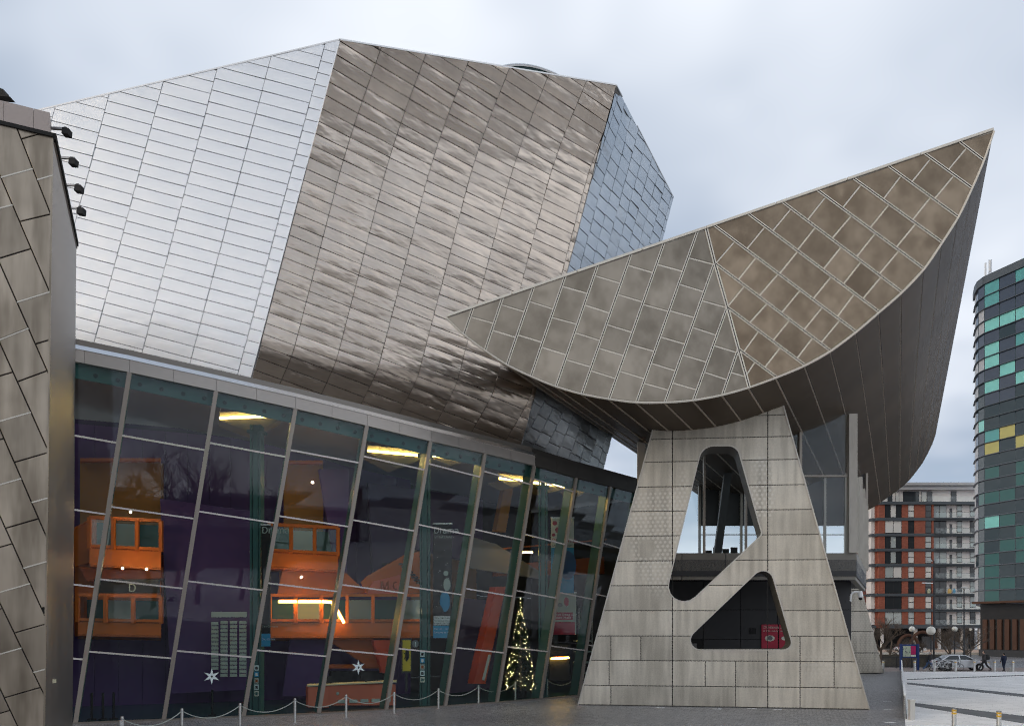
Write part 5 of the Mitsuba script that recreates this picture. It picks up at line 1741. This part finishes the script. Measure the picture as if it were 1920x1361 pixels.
kk = street_lamp('tall street lamp with an arm to the left in front of the brick flats', 1751, 1052, 80, [(-0.45, 0.0)])
MB().bar(at(1729, 1093, 80), at(1749, 1093.5, 80), 0.08, 0.10).build('banner_arm', 'white_paint', kk)
street_lamp('tall street lamp right of the middle, before the pale balconies', 1807.5, 1102, 88, [(0.0, 0.0)])
for x, y, r, Y, lab in ((1710, 1179.5, 0.33, 92, 'globe lamp above the blue map board'), (1745.5, 1182.5, 0.42, 78, 'largest globe lamp, beside the tall street lamp'),
                        (1790, 1179.5, 0.30, 92, 'globe lamp between the two bare trees'), (1820, 1180.5, 0.20, 108, 'smallest globe lamp at the corner of the dark podium')):
    k = thing('globe_lamp', lab, 'street lamp')
    c = at(x, y, Y)
    z0 = 0.0 if Y < 80 else -1.9
    MB().tube([V(c[0], Y, z0), V(c[0], Y, c[2] - r)], [0.09, 0.05], 8).build('pole', 'pole_dark', k)
    MB().sphere(c, r, 3).build('globe', 'globe_opal', k, smooth=True)
    MB().tube([c - V(0, 0, r * 1.05), c - V(0, 0, r * .85)], 0.14, 8).build('collar', 'pole_dark', k)


# bare trees
def bare_tree(lab, p, h, spread, seed, trunk=0.16, group='bare street trees across the plaza', twig=1.0, fork=0.42):
    r = random.Random(seed)
    k = thing('bare_tree', lab, 'tree', group)
    tk, br_, tw = MB(), MB(), MB()

    def grow(a, d, L, rad, lev):
        n = 3
        pts, q = [a], a
        for i in range(n):
            d = unit(d + V(r.gauss(0, .16), r.gauss(0, .16), r.gauss(0.03, .1)))
            q = q + d * L / n
            pts.append(q)
        (tk if lev == 0 else br_ if lev < 3 else tw).tube(pts, np.linspace(rad, rad * .6, n + 1), 6 if lev < 2 else 3, caps=False)
        if lev >= 5:
            return
        for c in range({0: 6, 1: 4, 2: 4, 3: 4, 4: 3}[lev]):
            t = r.uniform(.45, 1.0) if lev else r.uniform(.75, 1.0)
            s = pts[0] + (pts[-1] - pts[0]) * t
            az = r.uniform(0, 6.28)
            side = V(math.cos(az), math.sin(az), 0)
            nd = unit(d * 0.55 + side * (0.75 * spread) + V(0, 0, .30))
            grow(s, nd, L * r.uniform(.5, .72), rad * .52, lev + 1)
    grow(np.asarray(p, float), V(0, 0, 1), h * fork, trunk, 0)
    tk.build('trunk', 'bark', k)
    br_.build('limbs', 'bark', k)
    tw.build('twigs', 'bark', k, kind='stuff')


for x, yb, Y, h, sp, sd, lab in ((1650, 1258, 76, 4.9, 1.0, 1, 'bare tree half hidden by the rear pier'), (1684, 1252, 80, 4.7, 1.25, 2, 'bare spreading tree left of the blue map board'),
                                 (1777, 1238, 92, 5.6, 1.0, 3, 'bare tree behind the silver car'), (1811, 1236, 94, 6.2, 1.1, 4, 'bare gnarled tree right of the second street lamp'),
                                 (1668, 1245, 118.5, 7.0, 1.0, 6, 'taller bare tree in front of the left flats')):
    p = at(x, yb, Y)
    bare_tree(lab, V(p[0], Y, 0 if Y < 80 else -1.9 if Y < 118 else 0), h + (0 if Y < 80 or Y > 118 else 1.9), sp, sd, 0.15)


# ------------------------------------------------------------------ car
def car(lab, p, yaw):
    k = thing('parked_car', lab, 'car')
    ca, sa = math.cos(yaw), math.sin(yaw)
    X, Yv, Z = V(ca, sa, 0), V(-sa, ca, 0), V(0, 0, 1)
    W = lambda x, y, z: p + X * x + Yv * y + Z * z
    L = 2.3
    # lower body profile (x, z), half width 0.88
    low_ = [(-2.30, .34), (-2.34, .62), (-2.28, .90), (-1.85, .98), (-1.2, .99), (1.0, .96), (1.85, .86), (2.22, .72), (2.30, .50), (2.26, .28)]
    wheels = (-1.38, 1.42)
    prof = Polygon(low_)
    for wx in wheels:
        prof = prof.difference(shapely.geometry.Point(wx, .32).buffer(.38, 12))
    m = trimesh.creation.extrude_polygon(prof, 1.62, engine='earcut')
    v = np.array(m.vertices)
    mb = MB().add(np.array([W(a, -.81 + c, b) for a, b, c in v]), m.faces)
    mb.build('body', 'car_silver', k)
    roof = [(-1.95, .97), (-1.30, 1.36), (-.55, 1.46), (.25, 1.43), (1.20, .955)]
    mb = MB()
    n = len(roof)
    for s, w0 in ((1, 0), (-1, 0)):
        pass
    pts = [W(x, -.76 + (z - .97) * .28, z) for x, z in roof] + [W(x, .76 - (z - .97) * .28, z) for x, z in roof]
    mb.add(pts, [[i, i + 1, n + i + 1, n + i] for i in range(n - 1)])
    mb.add(pts[:n], [[0, i + 1, i] for i in range(1, n - 1)])
    mb.add(pts[n:], [[0, i, i + 1] for i in range(1, n - 1)])
    mb.build('cabin', 'car_silver', k)
    for s in (-1, 1):
        q = lambda x, z: W(x, s * (.77 - (z - .97) * .28), z)
        MB().add([q(-1.72, 1.0), q(-.35, 1.0), q(-.38, 1.39), q(-1.18, 1.34)], [[0, 1, 2, 3]]).build('side_window', 'car_glass', k)
        MB().add([q(-.25, 1.0), q(.98, 1.0), q(.22, 1.38), q(-.28, 1.39)], [[0, 1, 2, 3]]).build('side_window', 'car_glass', k)
        MB().box(W(.82, s * .90, 1.02), (.18, .16, .12), np.array([X, Yv, Z])).build('mirror', 'car_silver', k)
        MB().box(W(2.17, s * .60, .70), (.20, .36, .13), np.array([X, Yv, Z])).build('headlight', 'lamp_amber' if s < 0 else 'white_paint', k)
        MB().box(W(-2.28, s * .62, .78), (.10, .34, .16), np.array([X, Yv, Z])).build('tail_light', 'poster_red', k)
        MB().box(W(-.3, s * .818, .70), (.02, .012, .5), np.array([X, Yv, Z])).build('door_gap', 'dark_grey', k)
        MB().box(W(-.45, s * .822, .86), (.18, .02, .03), np.array([X, Yv, Z])).build('door_handle', 'steel_trim', k)
        for wx in wheels:
            c = W(wx, s * .74, .32)
            MB().tube([c - Yv * .1, c + Yv * .1], .325, 20).build('wheel', 'rubber', k)
            wk = [x for x in scene if x.startswith(k + '__wheel') and x.count('__') == 1][-1]
            MB().tube([c - Yv * .11, c + Yv * .11], .19, 10).build('rim', 'steel_trim', wk)
    MB().add([W(1.22, -.70, .975), W(1.22, .70, .975), W(.28, .60, 1.425), W(.28, -.60, 1.425)], [[0, 1, 2, 3]]).build('windscreen', 'car_glass', k)
    MB().add([W(-1.96, -.70, .99), W(-1.96, .70, .99), W(-1.32, .62, 1.37), W(-1.32, -.62, 1.37)], [[0, 1, 2, 3]]).build('rear_window', 'car_glass', k)
    MB().box(W(2.27, 0, .42), (.10, 1.3, .22), np.array([X, Yv, Z])).build('grille', 'black_matt', k)


pc = onground(1820, 1258.3)
car('silver saloon car parked behind the far bollards', V(pc[0], 74.6, 0.004), -0.10)
car('dark car parked far across the dock under the flats', V(at(1664, 1210, 140)[0], 132, 0.004), 0.05)


# ------------------------------------------------------------------ bicycles
def bicycle(lab, p, yaw, col):
    k = thing('bicycle', lab, 'bicycle', 'bicycles parked by the far bollards')
    X, Z = V(math.cos(yaw), math.sin(yaw), 0), V(0, 0, 1)
    N = np.cross(X, Z)
    W = lambda x, z, s=0.0: p + X * x + Z * z + N * s
    for wx in (-.52, .52):
        ring = [W(wx + .33 * math.cos(a), .34 + .33 * math.sin(a)) for a in np.linspace(0, 2 * math.pi, 19)]
        wk = MB().tube(ring, .022, 5, caps=False).build('wheel', 'rubber', k)
        mb = MB()
        for i in range(8):
            a = i * math.pi / 4
            mb.tube([W(wx, .34), W(wx + .32 * math.cos(a), .34 + .32 * math.sin(a))], .005, 3)
        mb.build('spokes', 'steel_trim', wk, kind='stuff')
    mb = MB()
    for a, b in (((-.52, .34), (-.12, .34)), ((-.12, .34), (-.22, .82)), ((-.22, .78), (.36, .80)), ((-.12, .34), (.38, .74)), ((-.52, .34), (-.21, .74)), ((.36, .86), (.52, .34))):
        mb.tube([W(*a), W(*b)], .024, 6)
    mb.build('frame', col, k)
    MB().bar(W(-.34, .88), W(-.08, .89), .13, .06).build('saddle', 'black_matt', k)
    MB().tube([W(.36, .82), W(.34, .98), W(.34, .99, -.26)], .016, 5).build('handlebar', 'black_matt', k)
    MB().tube([W(.34, .98), W(.34, .99, .26)], .016, 5).build('handlebar', 'black_matt', k)
    MB().tube([W(-.12, .34, .07), W(-.12, .34, -.07)], .09, 10).build('crank', 'steel_trim', k)


for x, yw, col, lab in ((1764, 0.3, 'white_paint', 'leftmost parked bicycle, with a pale frame'), (1775, -0.35, 'jacket_black', 'second parked bicycle, with a dark frame'),
                        (1786, 0.5, 'steel_trim', 'third parked bicycle, with a grey frame'), (1797, -0.15, 'jacket_black', 'rightmost parked bicycle, close to the silver car')):
    p = onground(x, 1259)
    bicycle(lab, V(p[0], 72.9 + 0.25 * (x % 3), 0.004), yw, col)


# ------------------------------------------------------------------ people
def hullchain(pairs, length=0.05, smooth=6):
    parts = []
    for a, ra, b, rb in pairs:
        s1 = m3.Manifold.sphere(ra, 16).translate(list(map(float, a)))
        s2 = m3.Manifold.sphere(rb, 16).translate(list(map(float, b)))
        parts.append((s1 + s2).hull())
    m = parts[0]
    for q in parts[1:]:
        m = m + q
    m = m.refine_to_length(length)
    o = m.to_mesh()
    tm = trimesh.Trimesh(o.vert_properties[:, :3], o.tri_verts, process=True)
    trimesh.smoothing.filter_taubin(tm, iterations=smooth)
    return tm


def person(lab, p, yaw, coat, legs, shoe, hair, stride=0.3, bend=0.0, bag=None, height=1.75, arms=0.2):
    k = thing('person', lab, 'person')
    s = height / 1.75
    X, N, Z = V(math.cos(yaw), math.sin(yaw), 0), V(-math.sin(yaw), math.cos(yaw), 0), V(0, 0, 1)
    W = lambda x, y, z: p + (X * x + N * y + Z * z) * s
    hip = [W(0, sd * .09, .92) for sd in (-1, 1)]
    knee = [W(.16 * sg * stride / .3 + .05, sd * .09, .50) for sd, sg in ((-1, 1), (1, -1))]
    ank = [W(.34 * sg * stride / .3 + (0 if sg > 0 else -.04), sd * .08, .09 + (0 if sg > 0 else .05 * stride / .3)) for sd, sg in ((-1, 1), (1, -1))]
    toe = [a + X * .16 * s - Z * .035 * s for a in ank]
    chest, neck, head = W(.06 * bend + .02, 0, 1.30), W(.12 * bend, 0, 1.47), W(.20 * bend + .02, 0, 1.62)
    sh = [W(.10 * bend, sd * .19, 1.41) for sd in (-1, 1)]
    el = [W(.02 + sg * -arms * .6, sd * .25, 1.14) for sd, sg in ((-1, 1), (1, -1))]
    wr = [W(.12 + sg * -arms, sd * .23, .92) for sd, sg in ((-1, 1), (1, -1))]
    hd = [w + (X * .04 - Z * .09) * s for w in wr]
    body = [(neck - Z * .06, .062 * s, head - Z * .02, .058 * s), (head - Z * .02 * s, .083 * s, head + Z * .045 * s, .088 * s), (head - Z * .05 * s + X * .05 * s, .045 * s, head, .08 * s),
            (head + X * .09 * s, .018 * s, head + X * .105 * s - Z * .02 * s, .016 * s), (chest, .12 * s, neck, .055 * s), (W(0, 0, .95), .12 * s, chest, .12 * s)]
    for i in range(2):
        body += [(hip[i], .075 * s, knee[i], .05 * s), (knee[i], .05 * s, ank[i], .036 * s), (ank[i], .036 * s, toe[i], .03 * s), (sh[i], .05 * s, el[i], .038 * s), (el[i], .038 * s, wr[i], .028 * s), (wr[i], .03 * s, hd[i], .034 * s), (neck, .05 * s, sh[i], .05 * s)]
        for fi in range(5):
            o = N * (fi - 2) * .017 * s if fi < 4 else X * .035 * s
            body.append((hd[i] + o, .010 * s, hd[i] + o * 1.15 - Z * (.075 - .012 * abs(fi - 1.5)) * s + X * .02 * s, .008 * s))
    put(mikit.ply(hullchain(body, .045, 4), 'skin', smooth=True), 'body', k)
    j = [(W(0, 0, .90), .165 * s, chest, .165 * s), (chest, .16 * s, neck - Z * .03 * s, .08 * s)]
    for i in range(2):
        j += [(neck - Z * .05 * s, .08 * s, sh[i], .075 * s), (sh[i], .078 * s, el[i], .06 * s), (el[i], .06 * s, wr[i], .047 * s), (sh[i], .07 * s, W(0, 0, 1.05), .13 * s)]
    put(mikit.ply(hullchain(j, .05, 6), coat, smooth=True), 'jacket', k)
    j = []
    for i in range(2):
        j += [(hip[i], .11 * s, knee[i], .075 * s), (knee[i], .075 * s, ank[i] + Z * .05 * s, .062 * s), (W(0, 0, .94), .14 * s, hip[i], .115 * s)]
    put(mikit.ply(hullchain(j, .05, 6), legs, smooth=True), 'trousers', k)
    for i in range(2):
        put(mikit.ply(hullchain([(ank[i] - Z * .03 * s, .05 * s, toe[i] - Z * .0 * s, .042 * s)], .04, 3), shoe, smooth=True), 'shoe', k)
    put(mikit.ply(hullchain([(head + Z * .05 * s - X * .02 * s, .094 * s, head - X * .035 * s, .085 * s)], .03, 3), hair, smooth=True), 'hair', k)
    if bag:
        b = thing('backpack', bag, 'backpack')
        c = W(-.24 + .08 * bend, 0, 1.20)
        MB().box(c, (.20 * s, .30 * s, .44 * s), np.array([X, N, Z])).build('sack', 'jacket_black', b)
        MB().box(c - X * .13 * s - Z * .06 * s, (.08 * s, .24 * s, .24 * s), np.array([X, N, Z])).build('pocket', 'dark_grey', b)


def on_plaza(px, Y):
    return V((px - CX) * Y / F, Y, 0.006)


person('man in a black jacket and blue jeans walking near the map board, leaning forward', on_plaza(1741.5, 73.4), -0.15, 'jacket_black', 'jeans_blue', 'shoe_pale', 'hair_grey', 0.34, 0.45, None, 1.76, .12)
person('walker in dark clothes passing in front of the silver car', on_plaza(1846, 72.5), math.pi - 0.2, 'jacket_grey', 'jacket_black', 'jacket_black', 'hair_dark', 0.38, 0.25, 'dark backpack worn by the walker in front of the silver car', 1.84, .2)
person('man in a navy suit standing right of the silver car, seen from behind', on_plaza(1882.5, 72.6), math.pi / 2 + .2, 'suit_navy', 'suit_navy', 'jacket_black', 'hair_dark', 0.08, 0.0, None, 1.66, .03)

# ------------------------------------------------------------------ brick flats across the dock
YA = 155.0
fl_ = thing('brick_flats', 'nine storey red brick flats with pale balconies across the dock', 'building')
A = lambda zx, zy, d=0.0: at(1560 + zx / 2.83, 880 + zy / 2.83, YA - d)
SL = [178, 262, 345, 425, 505, 583, 663, 745, 830]
zA = [A(300, y)[2] for y in SL]


def ab(zx0, zx1, z0, z1, name, m, d0, d1, parent=fl_):
    """Block between photo columns zx0, zx1 (crop pixels), heights z0, z1, standing d0..d1 proud of the wall line."""
    x0, x1 = A(zx0, 0)[0], A(zx1, 0)[0]
    return MB().box(((x0 + x1) / 2, YA - (d0 + d1) / 2, (z0 + z1) / 2), (abs(x1 - x0), abs(d1 - d0), abs(z1 - z0))).build(name, m, parent)


frng = random.Random(5)


def window(zx0, zx1, z0, z1, pane, bars=1, d=0.0, sash=None):
    w = ab(zx0, zx1, z0, z1, 'window', 'pole_dark', d - .10, d + 0.02)
    n = bars + 1
    for i in range(n):
        a, b = zx0 + (zx1 - zx0) * i / n + 1.8, zx0 + (zx1 - zx0) * (i + 1) / n - 1.8
        ab(a, b, z0 + .12, z1 - .12, 'pane', pane if isinstance(pane, str) else pane[i % len(pane)], d + .02, d + .05, w)
    if sash:
        ab(zx0 + 2, zx1 - 2, z0 + (z1 - z0) * .48, z0 + (z1 - z0) * .53, 'sash_bar', 'pole_dark', d + .05, d + .09, w)


core_top = zA[0]
ab(238, 541, zA[8] - .4, core_top, 'core', 'flat_brick', -14, -0.6)
ab(541.2, 820, zA[8] - .4, core_top, 'core', 'flat_render', -14, -1.2)
for i in range(8):
    zt_, zb_ = zA[i], zA[i + 1]
    s0, s1 = zb_ + 0.20, zt_ - 0.35
    ab(236, 820, zt_ - 0.38, zt_ + 0.14, 'floor_band', 'slab_grey', -0.6, 0.22)
    for a, b in ((248, 281), (372, 404), (438, 495), (530, 540)):
        ab(a, b, s0 - .1, s1 + .05, 'brick_pier', 'flat_brick', -0.6, 0.0)
    big = [('pane_dark', 'curtain_white', 'pane_dark'), ('curtain_white', 'curtain_white'), ('pane_dark', 'pane_pale', 'pane_dark'), ('pane_dark', 'pane_pale', 'pane_dark'), ('pane_pale', 'curtain_white'),
           ('pane_dark', 'pane_dark'), ('pane_dark', 'pane_dark'), ('pane_pale', 'pane_pale')][i]
    window(282, 371, s0, s1, list(big), len(big) - 1, -0.15)
    window(405, 437, s0, s1, ['curtain_white', 'pane_dark', 'pane_dark', 'curtain_white', 'curtain_white', 'pane_dark', 'curtain_white', 'pane_pale'][i], 0, -0.15, True)
    window(496, 529, s0, s1, ['pane_dark', 'pane_dark', 'pane_pale', 'pane_pale', 'curtain_white', 'pane_dark', 'curtain_white', 'pane_pale'][i], 0, -0.15, True)
    # recessed balcony bay
    ab(541, 820, s0 - .15, s1 + .1, 'bay_wall', 'flat_render', -1.2, -0.9)
    window(542, 620, s0, s1, ['pane_pale', 'pane_dark', 'pane_pale', 'pane_pale', 'pane_dark', 'pane_dark', 'pane_dark', 'pane_dark'][i], 1, -0.85)
    window(637, 650, s0, s1 - .6, 'pane_dark', 0, -0.85)
    window(675, 703, s0 + .25, s1, ['pane_pale', 'pane_pale', 'pane_dark', 'pane_pale', 'pane_pale', 'pane_dark', 'pane_pale', 'pane_pale'][i], 0, -0.85, True)
    window(745, 775, s0 + .25, s1, ['pane_pale', 'pane_dark', 'pane_pale'][i % 3], 0, -0.85, True)
    bk_ = ab(541, 820, zb_ - 0.05, zb_ + 0.13, 'balcony', 'slab_grey', -0.9, 0.55)
    for j in range(4):
        a, b = 543 + j * 69, 543 + (j + 1) * 69 - 2
        x0, x1 = A(a, 0)[0], A(b, 0)[0]
        MB().add([V(x0, YA - .52, zb_ + .16), V(x1, YA - .52, zb_ + .16), V(x1, YA - .52, zb_ + 1.15), V(x0, YA - .52, zb_ + 1.15)], [[0, 1, 2, 3]]).build('glass_panel', 'glass_clear', bk_)
    ab(541, 820, zb_ + 1.15, zb_ + 1.20, 'handrail', 'pole_dark', .48, .55, bk_)
# balcony clutter
for i, (zx, lev, c, sx, lab) in enumerate(((620, 6, 'band_yellow', .7, 'yellow thing standing on a balcony of the flats'), (645, 6, 'poster_blue', .5, 'blue thing standing on a balcony of the flats'), (512, 6, 'map_green', .6, 'green thing in a window bay of the flats'))):
    p = A(zx, 0, -0.2)
    z = zA[lev] + .2
    MB().tube([V(p[0], p[1] - .2, z), V(p[0], p[1] - .2, z + .5), V(p[0], p[1] - .2, z + .9)], [sx * .5, sx * .55, sx * .2], 8).build('balcony_box', c, label=lab, cat='box')
# plants on upper balconies
# penthouse and roof
ab(290, 820, zA[0] + .14, A(300, 80)[2], 'penthouse_wall', 'flat_render', -8, -2.0)
for a, b, p_ in ((320, 345, 'pane_dark'), (362, 382, 'curtain_white'), (403, 488, ['pane_dark', 'pane_dark']), (500, 560, ['curtain_white', 'pane_dark']), (660, 690, 'pane_dark')):
    window(a, b, zA[0] + .3, A(300, 108)[2], p_, 1 if isinstance(p_, list) else 0, -1.95)
ab(360, 830, A(300, 82)[2], A(300, 68)[2], 'roof', 'roof_grey', -9, -0.4)
ab(345, 830, A(300, 104)[2], A(300, 84)[2], 'roof_fascia', 'roof_grey', -8, -0.9)
ab(262, 820, zA[0] - .36, zA[0] + .16, 'terrace_edge', 'slab_grey', -1, 0.5)
for j in range(7):
    x0, x1 = A(268 + j * 78, 0)[0], A(268 + j * 78 + 76, 0)[0]
    MB().add([V(x0, YA - .4, zA[0] + .2), V(x1, YA - .4, zA[0] + .2), V(x1, YA - .4, zA[0] + 1.2), V(x0, YA - .4, zA[0] + 1.2)], [[0, 1, 2, 3]]).build('glass_panel', 'glass_clear', fl_)
# left return and neighbouring wing
for i in range(9):
    zt_ = zA[i]
    zb_ = zA[i + 1] if i < 8 else 0
    ab(217, 236, zb_ + .2, zt_ - .4, 'pale_panel', 'flat_render', -3, -0.8)
    ab(214, 238, zt_ - .40, zt_ + .12, 'floor_band', 'slab_grey', -3, -0.3)
ab(120, 213, -0.2, zA[0] - 1.2, 'wing_wall', 'flat_brick', -5.0, -4.0)
for i in range(8):
    ab(193, 212, zA[i + 1] - .2, zA[i + 1] + .05, 'wing_balcony', 'slab_grey', -4.0, -2.6)
    window(196, 208, zA[i + 1] + .2, zA[i] - .6, 'pane_pale', 0, -3.95)
# undercroft with columns and brick arches
ab(238, 820, 0, zA[8] - .4, 'undercroft', 'black_matt', -10, -4.0)
ab(300, 820, zA[8] - .5, zA[8] + .2, 'podium_edge', 'slab_grey', -2, .35)
for zx in (272, 450, 575, 700, 790):
    ab(zx - 6, zx + 6, 0, zA[8] - .5, 'column', 'flat_render', -0.8, -0.2)
for zc_, r in ((405, 2.0), (483, 2.5)):
    c = A(zc_, 965, 1.0)
    ar = [V(c[0] + r * math.cos(a), c[1], 0.2 + r * 1.25 * math.sin(a)) for a in np.linspace(0, math.pi, 13)]
    MB().tube(ar, .32, 6).build('arch', 'fin_brown', fl_)
ab(530, 780, 0, 2.4, 'undercroft_wall', 'mid_grey', -4.0, -3.6)

# ------------------------------------------------------------------ curved glass office tower
tw = thing('office_tower', 'curved office tower with dark and turquoise glass bands at the right edge', 'building')
TP = [(1827.5, 119.0), (1830, 116.6), (1835, 114.9), (1846, 113.4), (1874, 111.2), (1904, 109.0), (1935, 106.8), (1967, 104.6)]
tp3 = [V((x - CX) * Y / F, Y, 0) for x, Y in TP]
cen = tp3[0] + V(14, 8, 0)
z_base, z_top, NR = 7.6, 52.6, 26
rh = (z_top - z_base) / NR
PAT = ['nnTnTn', 'nnTnnn', 'nlnnnn', 'llpTTn', 'nnnnnn', 'nnTnTn', 'llTnnn', 'nnnpnn', 'ldTnpn', 'nnnnnn', 'dddddd', 'lTdddd', 'nnTYdd', 'lnYdYn', 'ndddnd', 'ldGdGd', 'ldddgd', 'nGGGdd', 'lddddd', 'lGpGdG', 'ldddGd', 'lGdGGd', 'ndGdGd', 'lGGddd', 'ldGGdG', 'ldGddd']
CO = {'n': 'tower_navy', 'T': 'tower_teal', 'p': 'tower_pale', 'l': 'roof_grey', 'd': 'tower_dark', 'G': 'tower_green', 'g': 'tower_green', 'Y': 'tower_yellow'}
core_pts = [p + unit(cen - p) * 0.35 for p in tp3]
mb = MB()
poly = core_pts + [core_pts[-1] + V(6, 14, 0), core_pts[0] + V(17, 24, 0)]
mb.prism([p + V(0, 0, z_base - .3) for p in poly], V(0, 0, z_top - z_base + 1.2))
mb.build('core', 'tower_frame', tw)
for r in range(NR):
    z1, z0 = z_top - r * rh, z_top - (r + 1) * rh
    for c in range(len(tp3) - 1):
        a, b = tp3[c], tp3[c + 1]
        d = unit(b - a)
        ch = PAT[r][max(c - 1, 0)]
        if c < 1:
            ch = 'l'
        if ch == 'T' and frng.random() < .35:
            ch = 'p'
        if ch == 'n' and frng.random() < .15:
            ch = 'd'
        q = [a + d * .05 + V(0, 0, z0 + .07), b - d * .05 + V(0, 0, z0 + .07), b - d * .05 + V(0, 0, z1 - .07), a + d * .05 + V(0, 0, z1 - .07)]
        nn = V(d[1], -d[0], 0)
        ti = grng.normal(0, .012, 2)
        q = [q[0], q[1] + nn * ti[0], q[2] + nn * (ti[0] + ti[1]), q[3] + nn * ti[1]]
        MB().prism(q, -nn * 0.12).build('pane', CO[ch], tw)
    mb = MB()
    for c in range(len(tp3) - 1):
        a, b = tp3[c], tp3[c + 1]
        nn = unit(V((b - a)[1], -(b - a)[0], 0))
        mb.bar(a + V(0, 0, z0) + nn * .08, b + V(0, 0, z0) + nn * .08, 0.30, 0.085)
    mb.build('floor_fin', 'tower_frame' if r > 12 else 'slab_grey', tw)
mb = MB()
for c in range(len(tp3) - 1):
    mb.bar(tp3[c] + V(0, 0, z_top + .55), tp3[c + 1] + V(0, 0, z_top + .55), 0.5, 1.1)
mb.build('roof_band', 'slab_grey', tw)
for c in (2, 3, 4, 5, 6):
    MB().bar(tp3[c] + V(0, 0, z_base), tp3[c] + V(0, 0, z_top), 0.07, 0.10, up=(0, -1, 0)).build('mullion', 'tower_dark', tw)
# podium
q0, q1 = at(1838, 1228, 114), at(1990, 1228, 104)
d = unit((q1 - q0) * V(1, 1, 0))
nn = V(d[1], -d[0], 0)
g0_, g1_ = q0 * V(1, 1, 0), q1 * V(1, 1, 0)
MB().prism([g0_, g1_, g1_ + V(0, 0, 7.4), g0_ + V(0, 0, 7.4)], -nn * 8).build('podium_wall', 'podium_black', tw)
MB().prism([x + nn * .35 for x in (g0_, g1_, g1_ + V(0, 0, .95), g0_ + V(0, 0, .95))], -nn * .3).build('plinth', 'dark_grey', tw)
MB().bar(g0_ + V(0, 0, 7.55) + nn * .8, g1_ + V(0, 0, 7.55) + nn * .8, 2.0, 0.28).build('podium_canopy', 'fin_brown', tw)
for i in range(12):
    p = g0_ + d * (0.5 + i * 1.06)
    MB().prism([p + nn * .25 + V(0, 0, 1.0), p + d * .62 + nn * .25 + V(0, 0, 1.0), p + d * .62 + nn * .25 + V(0, 0, 5.2), p + nn * .25 + V(0, 0, 5.2)], -nn * .28).build('timber_fin', 'fin_brown', tw)
# aerials on the roof
for x, h, lab in ((1853, 2.6, 'pair of tall white roof aerials on the tower'), (1875, 1.2, 'low roof aerial further right on the tower')):
    k = thing('roof_aerial', lab, 'aerial')
    p = at(x, 540, 113.5)
    p[2] = z_top + 1.0
    for dx in (-.45, 0.1, .4):
        MB().tube([p + V(dx, 0, 0), p + V(dx, 0, h * (1 if dx > 0 else .8))], .05, 6).build('mast', 'mid_grey', k)
    MB().box(p + V(.15, -.1, h * .62), (.22, .16, h * .62)).build('antenna', 'white_paint', k)
    MB().box(p + V(-.45, -.1, h * .45), (.2, .16, h * .7)).build('antenna', 'white_paint', k)

# ------------------------------------------------------------------ what the metal and the glass reflect: the other side of the plaza
sb_ = thing('retail_building', 'low brown retail building on the far side of the plaza, mirrored in the glass', 'building')
MB().box((30, -70, 6), (150, 20, 12)).build('wall', 'tower_brown', sb_)
for i in range(24):
    for j in range(2):
        MB().box((-40 + i * 6, -59.9, 3.2 + j * 5.0), (4.0, 0.3, 3.0)).build('window', 'pane_dark', sb_)
MB().box((30, -70, 12.3), (152, 22, 0.6)).build('roof', 'roof_grey', sb_)
for i, (x, y, h) in enumerate(((2.7, -14.4, 16.8), (4.9, -13.2, 17.4), (7.2, -11.8, 17.0), (13.5, -15, 15.5))):
    bare_tree(('first', 'second', 'third', 'fourth')[i] + ' bare tree in the row mirrored in the foyer glass', V(x, y, 0.0), h, 0.75, 20 + i, 0.26, 'bare trees mirrored in the foyer glass', fork=0.42)
k = thing('raised_walkway', 'raised walkway with pale wire railings mirrored in the foyer glass', 'walkway')
w0, w1 = V(-4, -19.5, 8.0), V(30, 7.5, 8.0)
wd = unit(w1 - w0)
MB().bar(w0 - V(0, 3, 0), w1 - V(0, 3, 0), 2.6, 0.35).build('deck', 'dark_grey', k)
for i in range(6):
    pts = [w0 + (w1 - w0) * s + V(0, 0, .45 + i * .22 - .10 * math.sin(s * 14) ** 2) - V(0, 2.0, 0) for s in np.linspace(0, 1, 25)]
    MB().tube(pts, 0.055, 5).build('wire', 'white_paint', k)
for s in np.linspace(0, 1, 8):
    p = w0 + (w1 - w0) * s - V(0, 2.0, 0)
    MB().bar(p, p + V(0, 0, 1.7), .08, .08, up=(0, 1, 0)).build('post', 'pole_dark', k)
for s in (0.12, 0.5, 0.88):
    p = w0 + (w1 - w0) * s - V(0, 3.0, 0)
    MB().tube([V(p[0], p[1], 0), p], .3, 10).build('support', 'dark_grey', k)
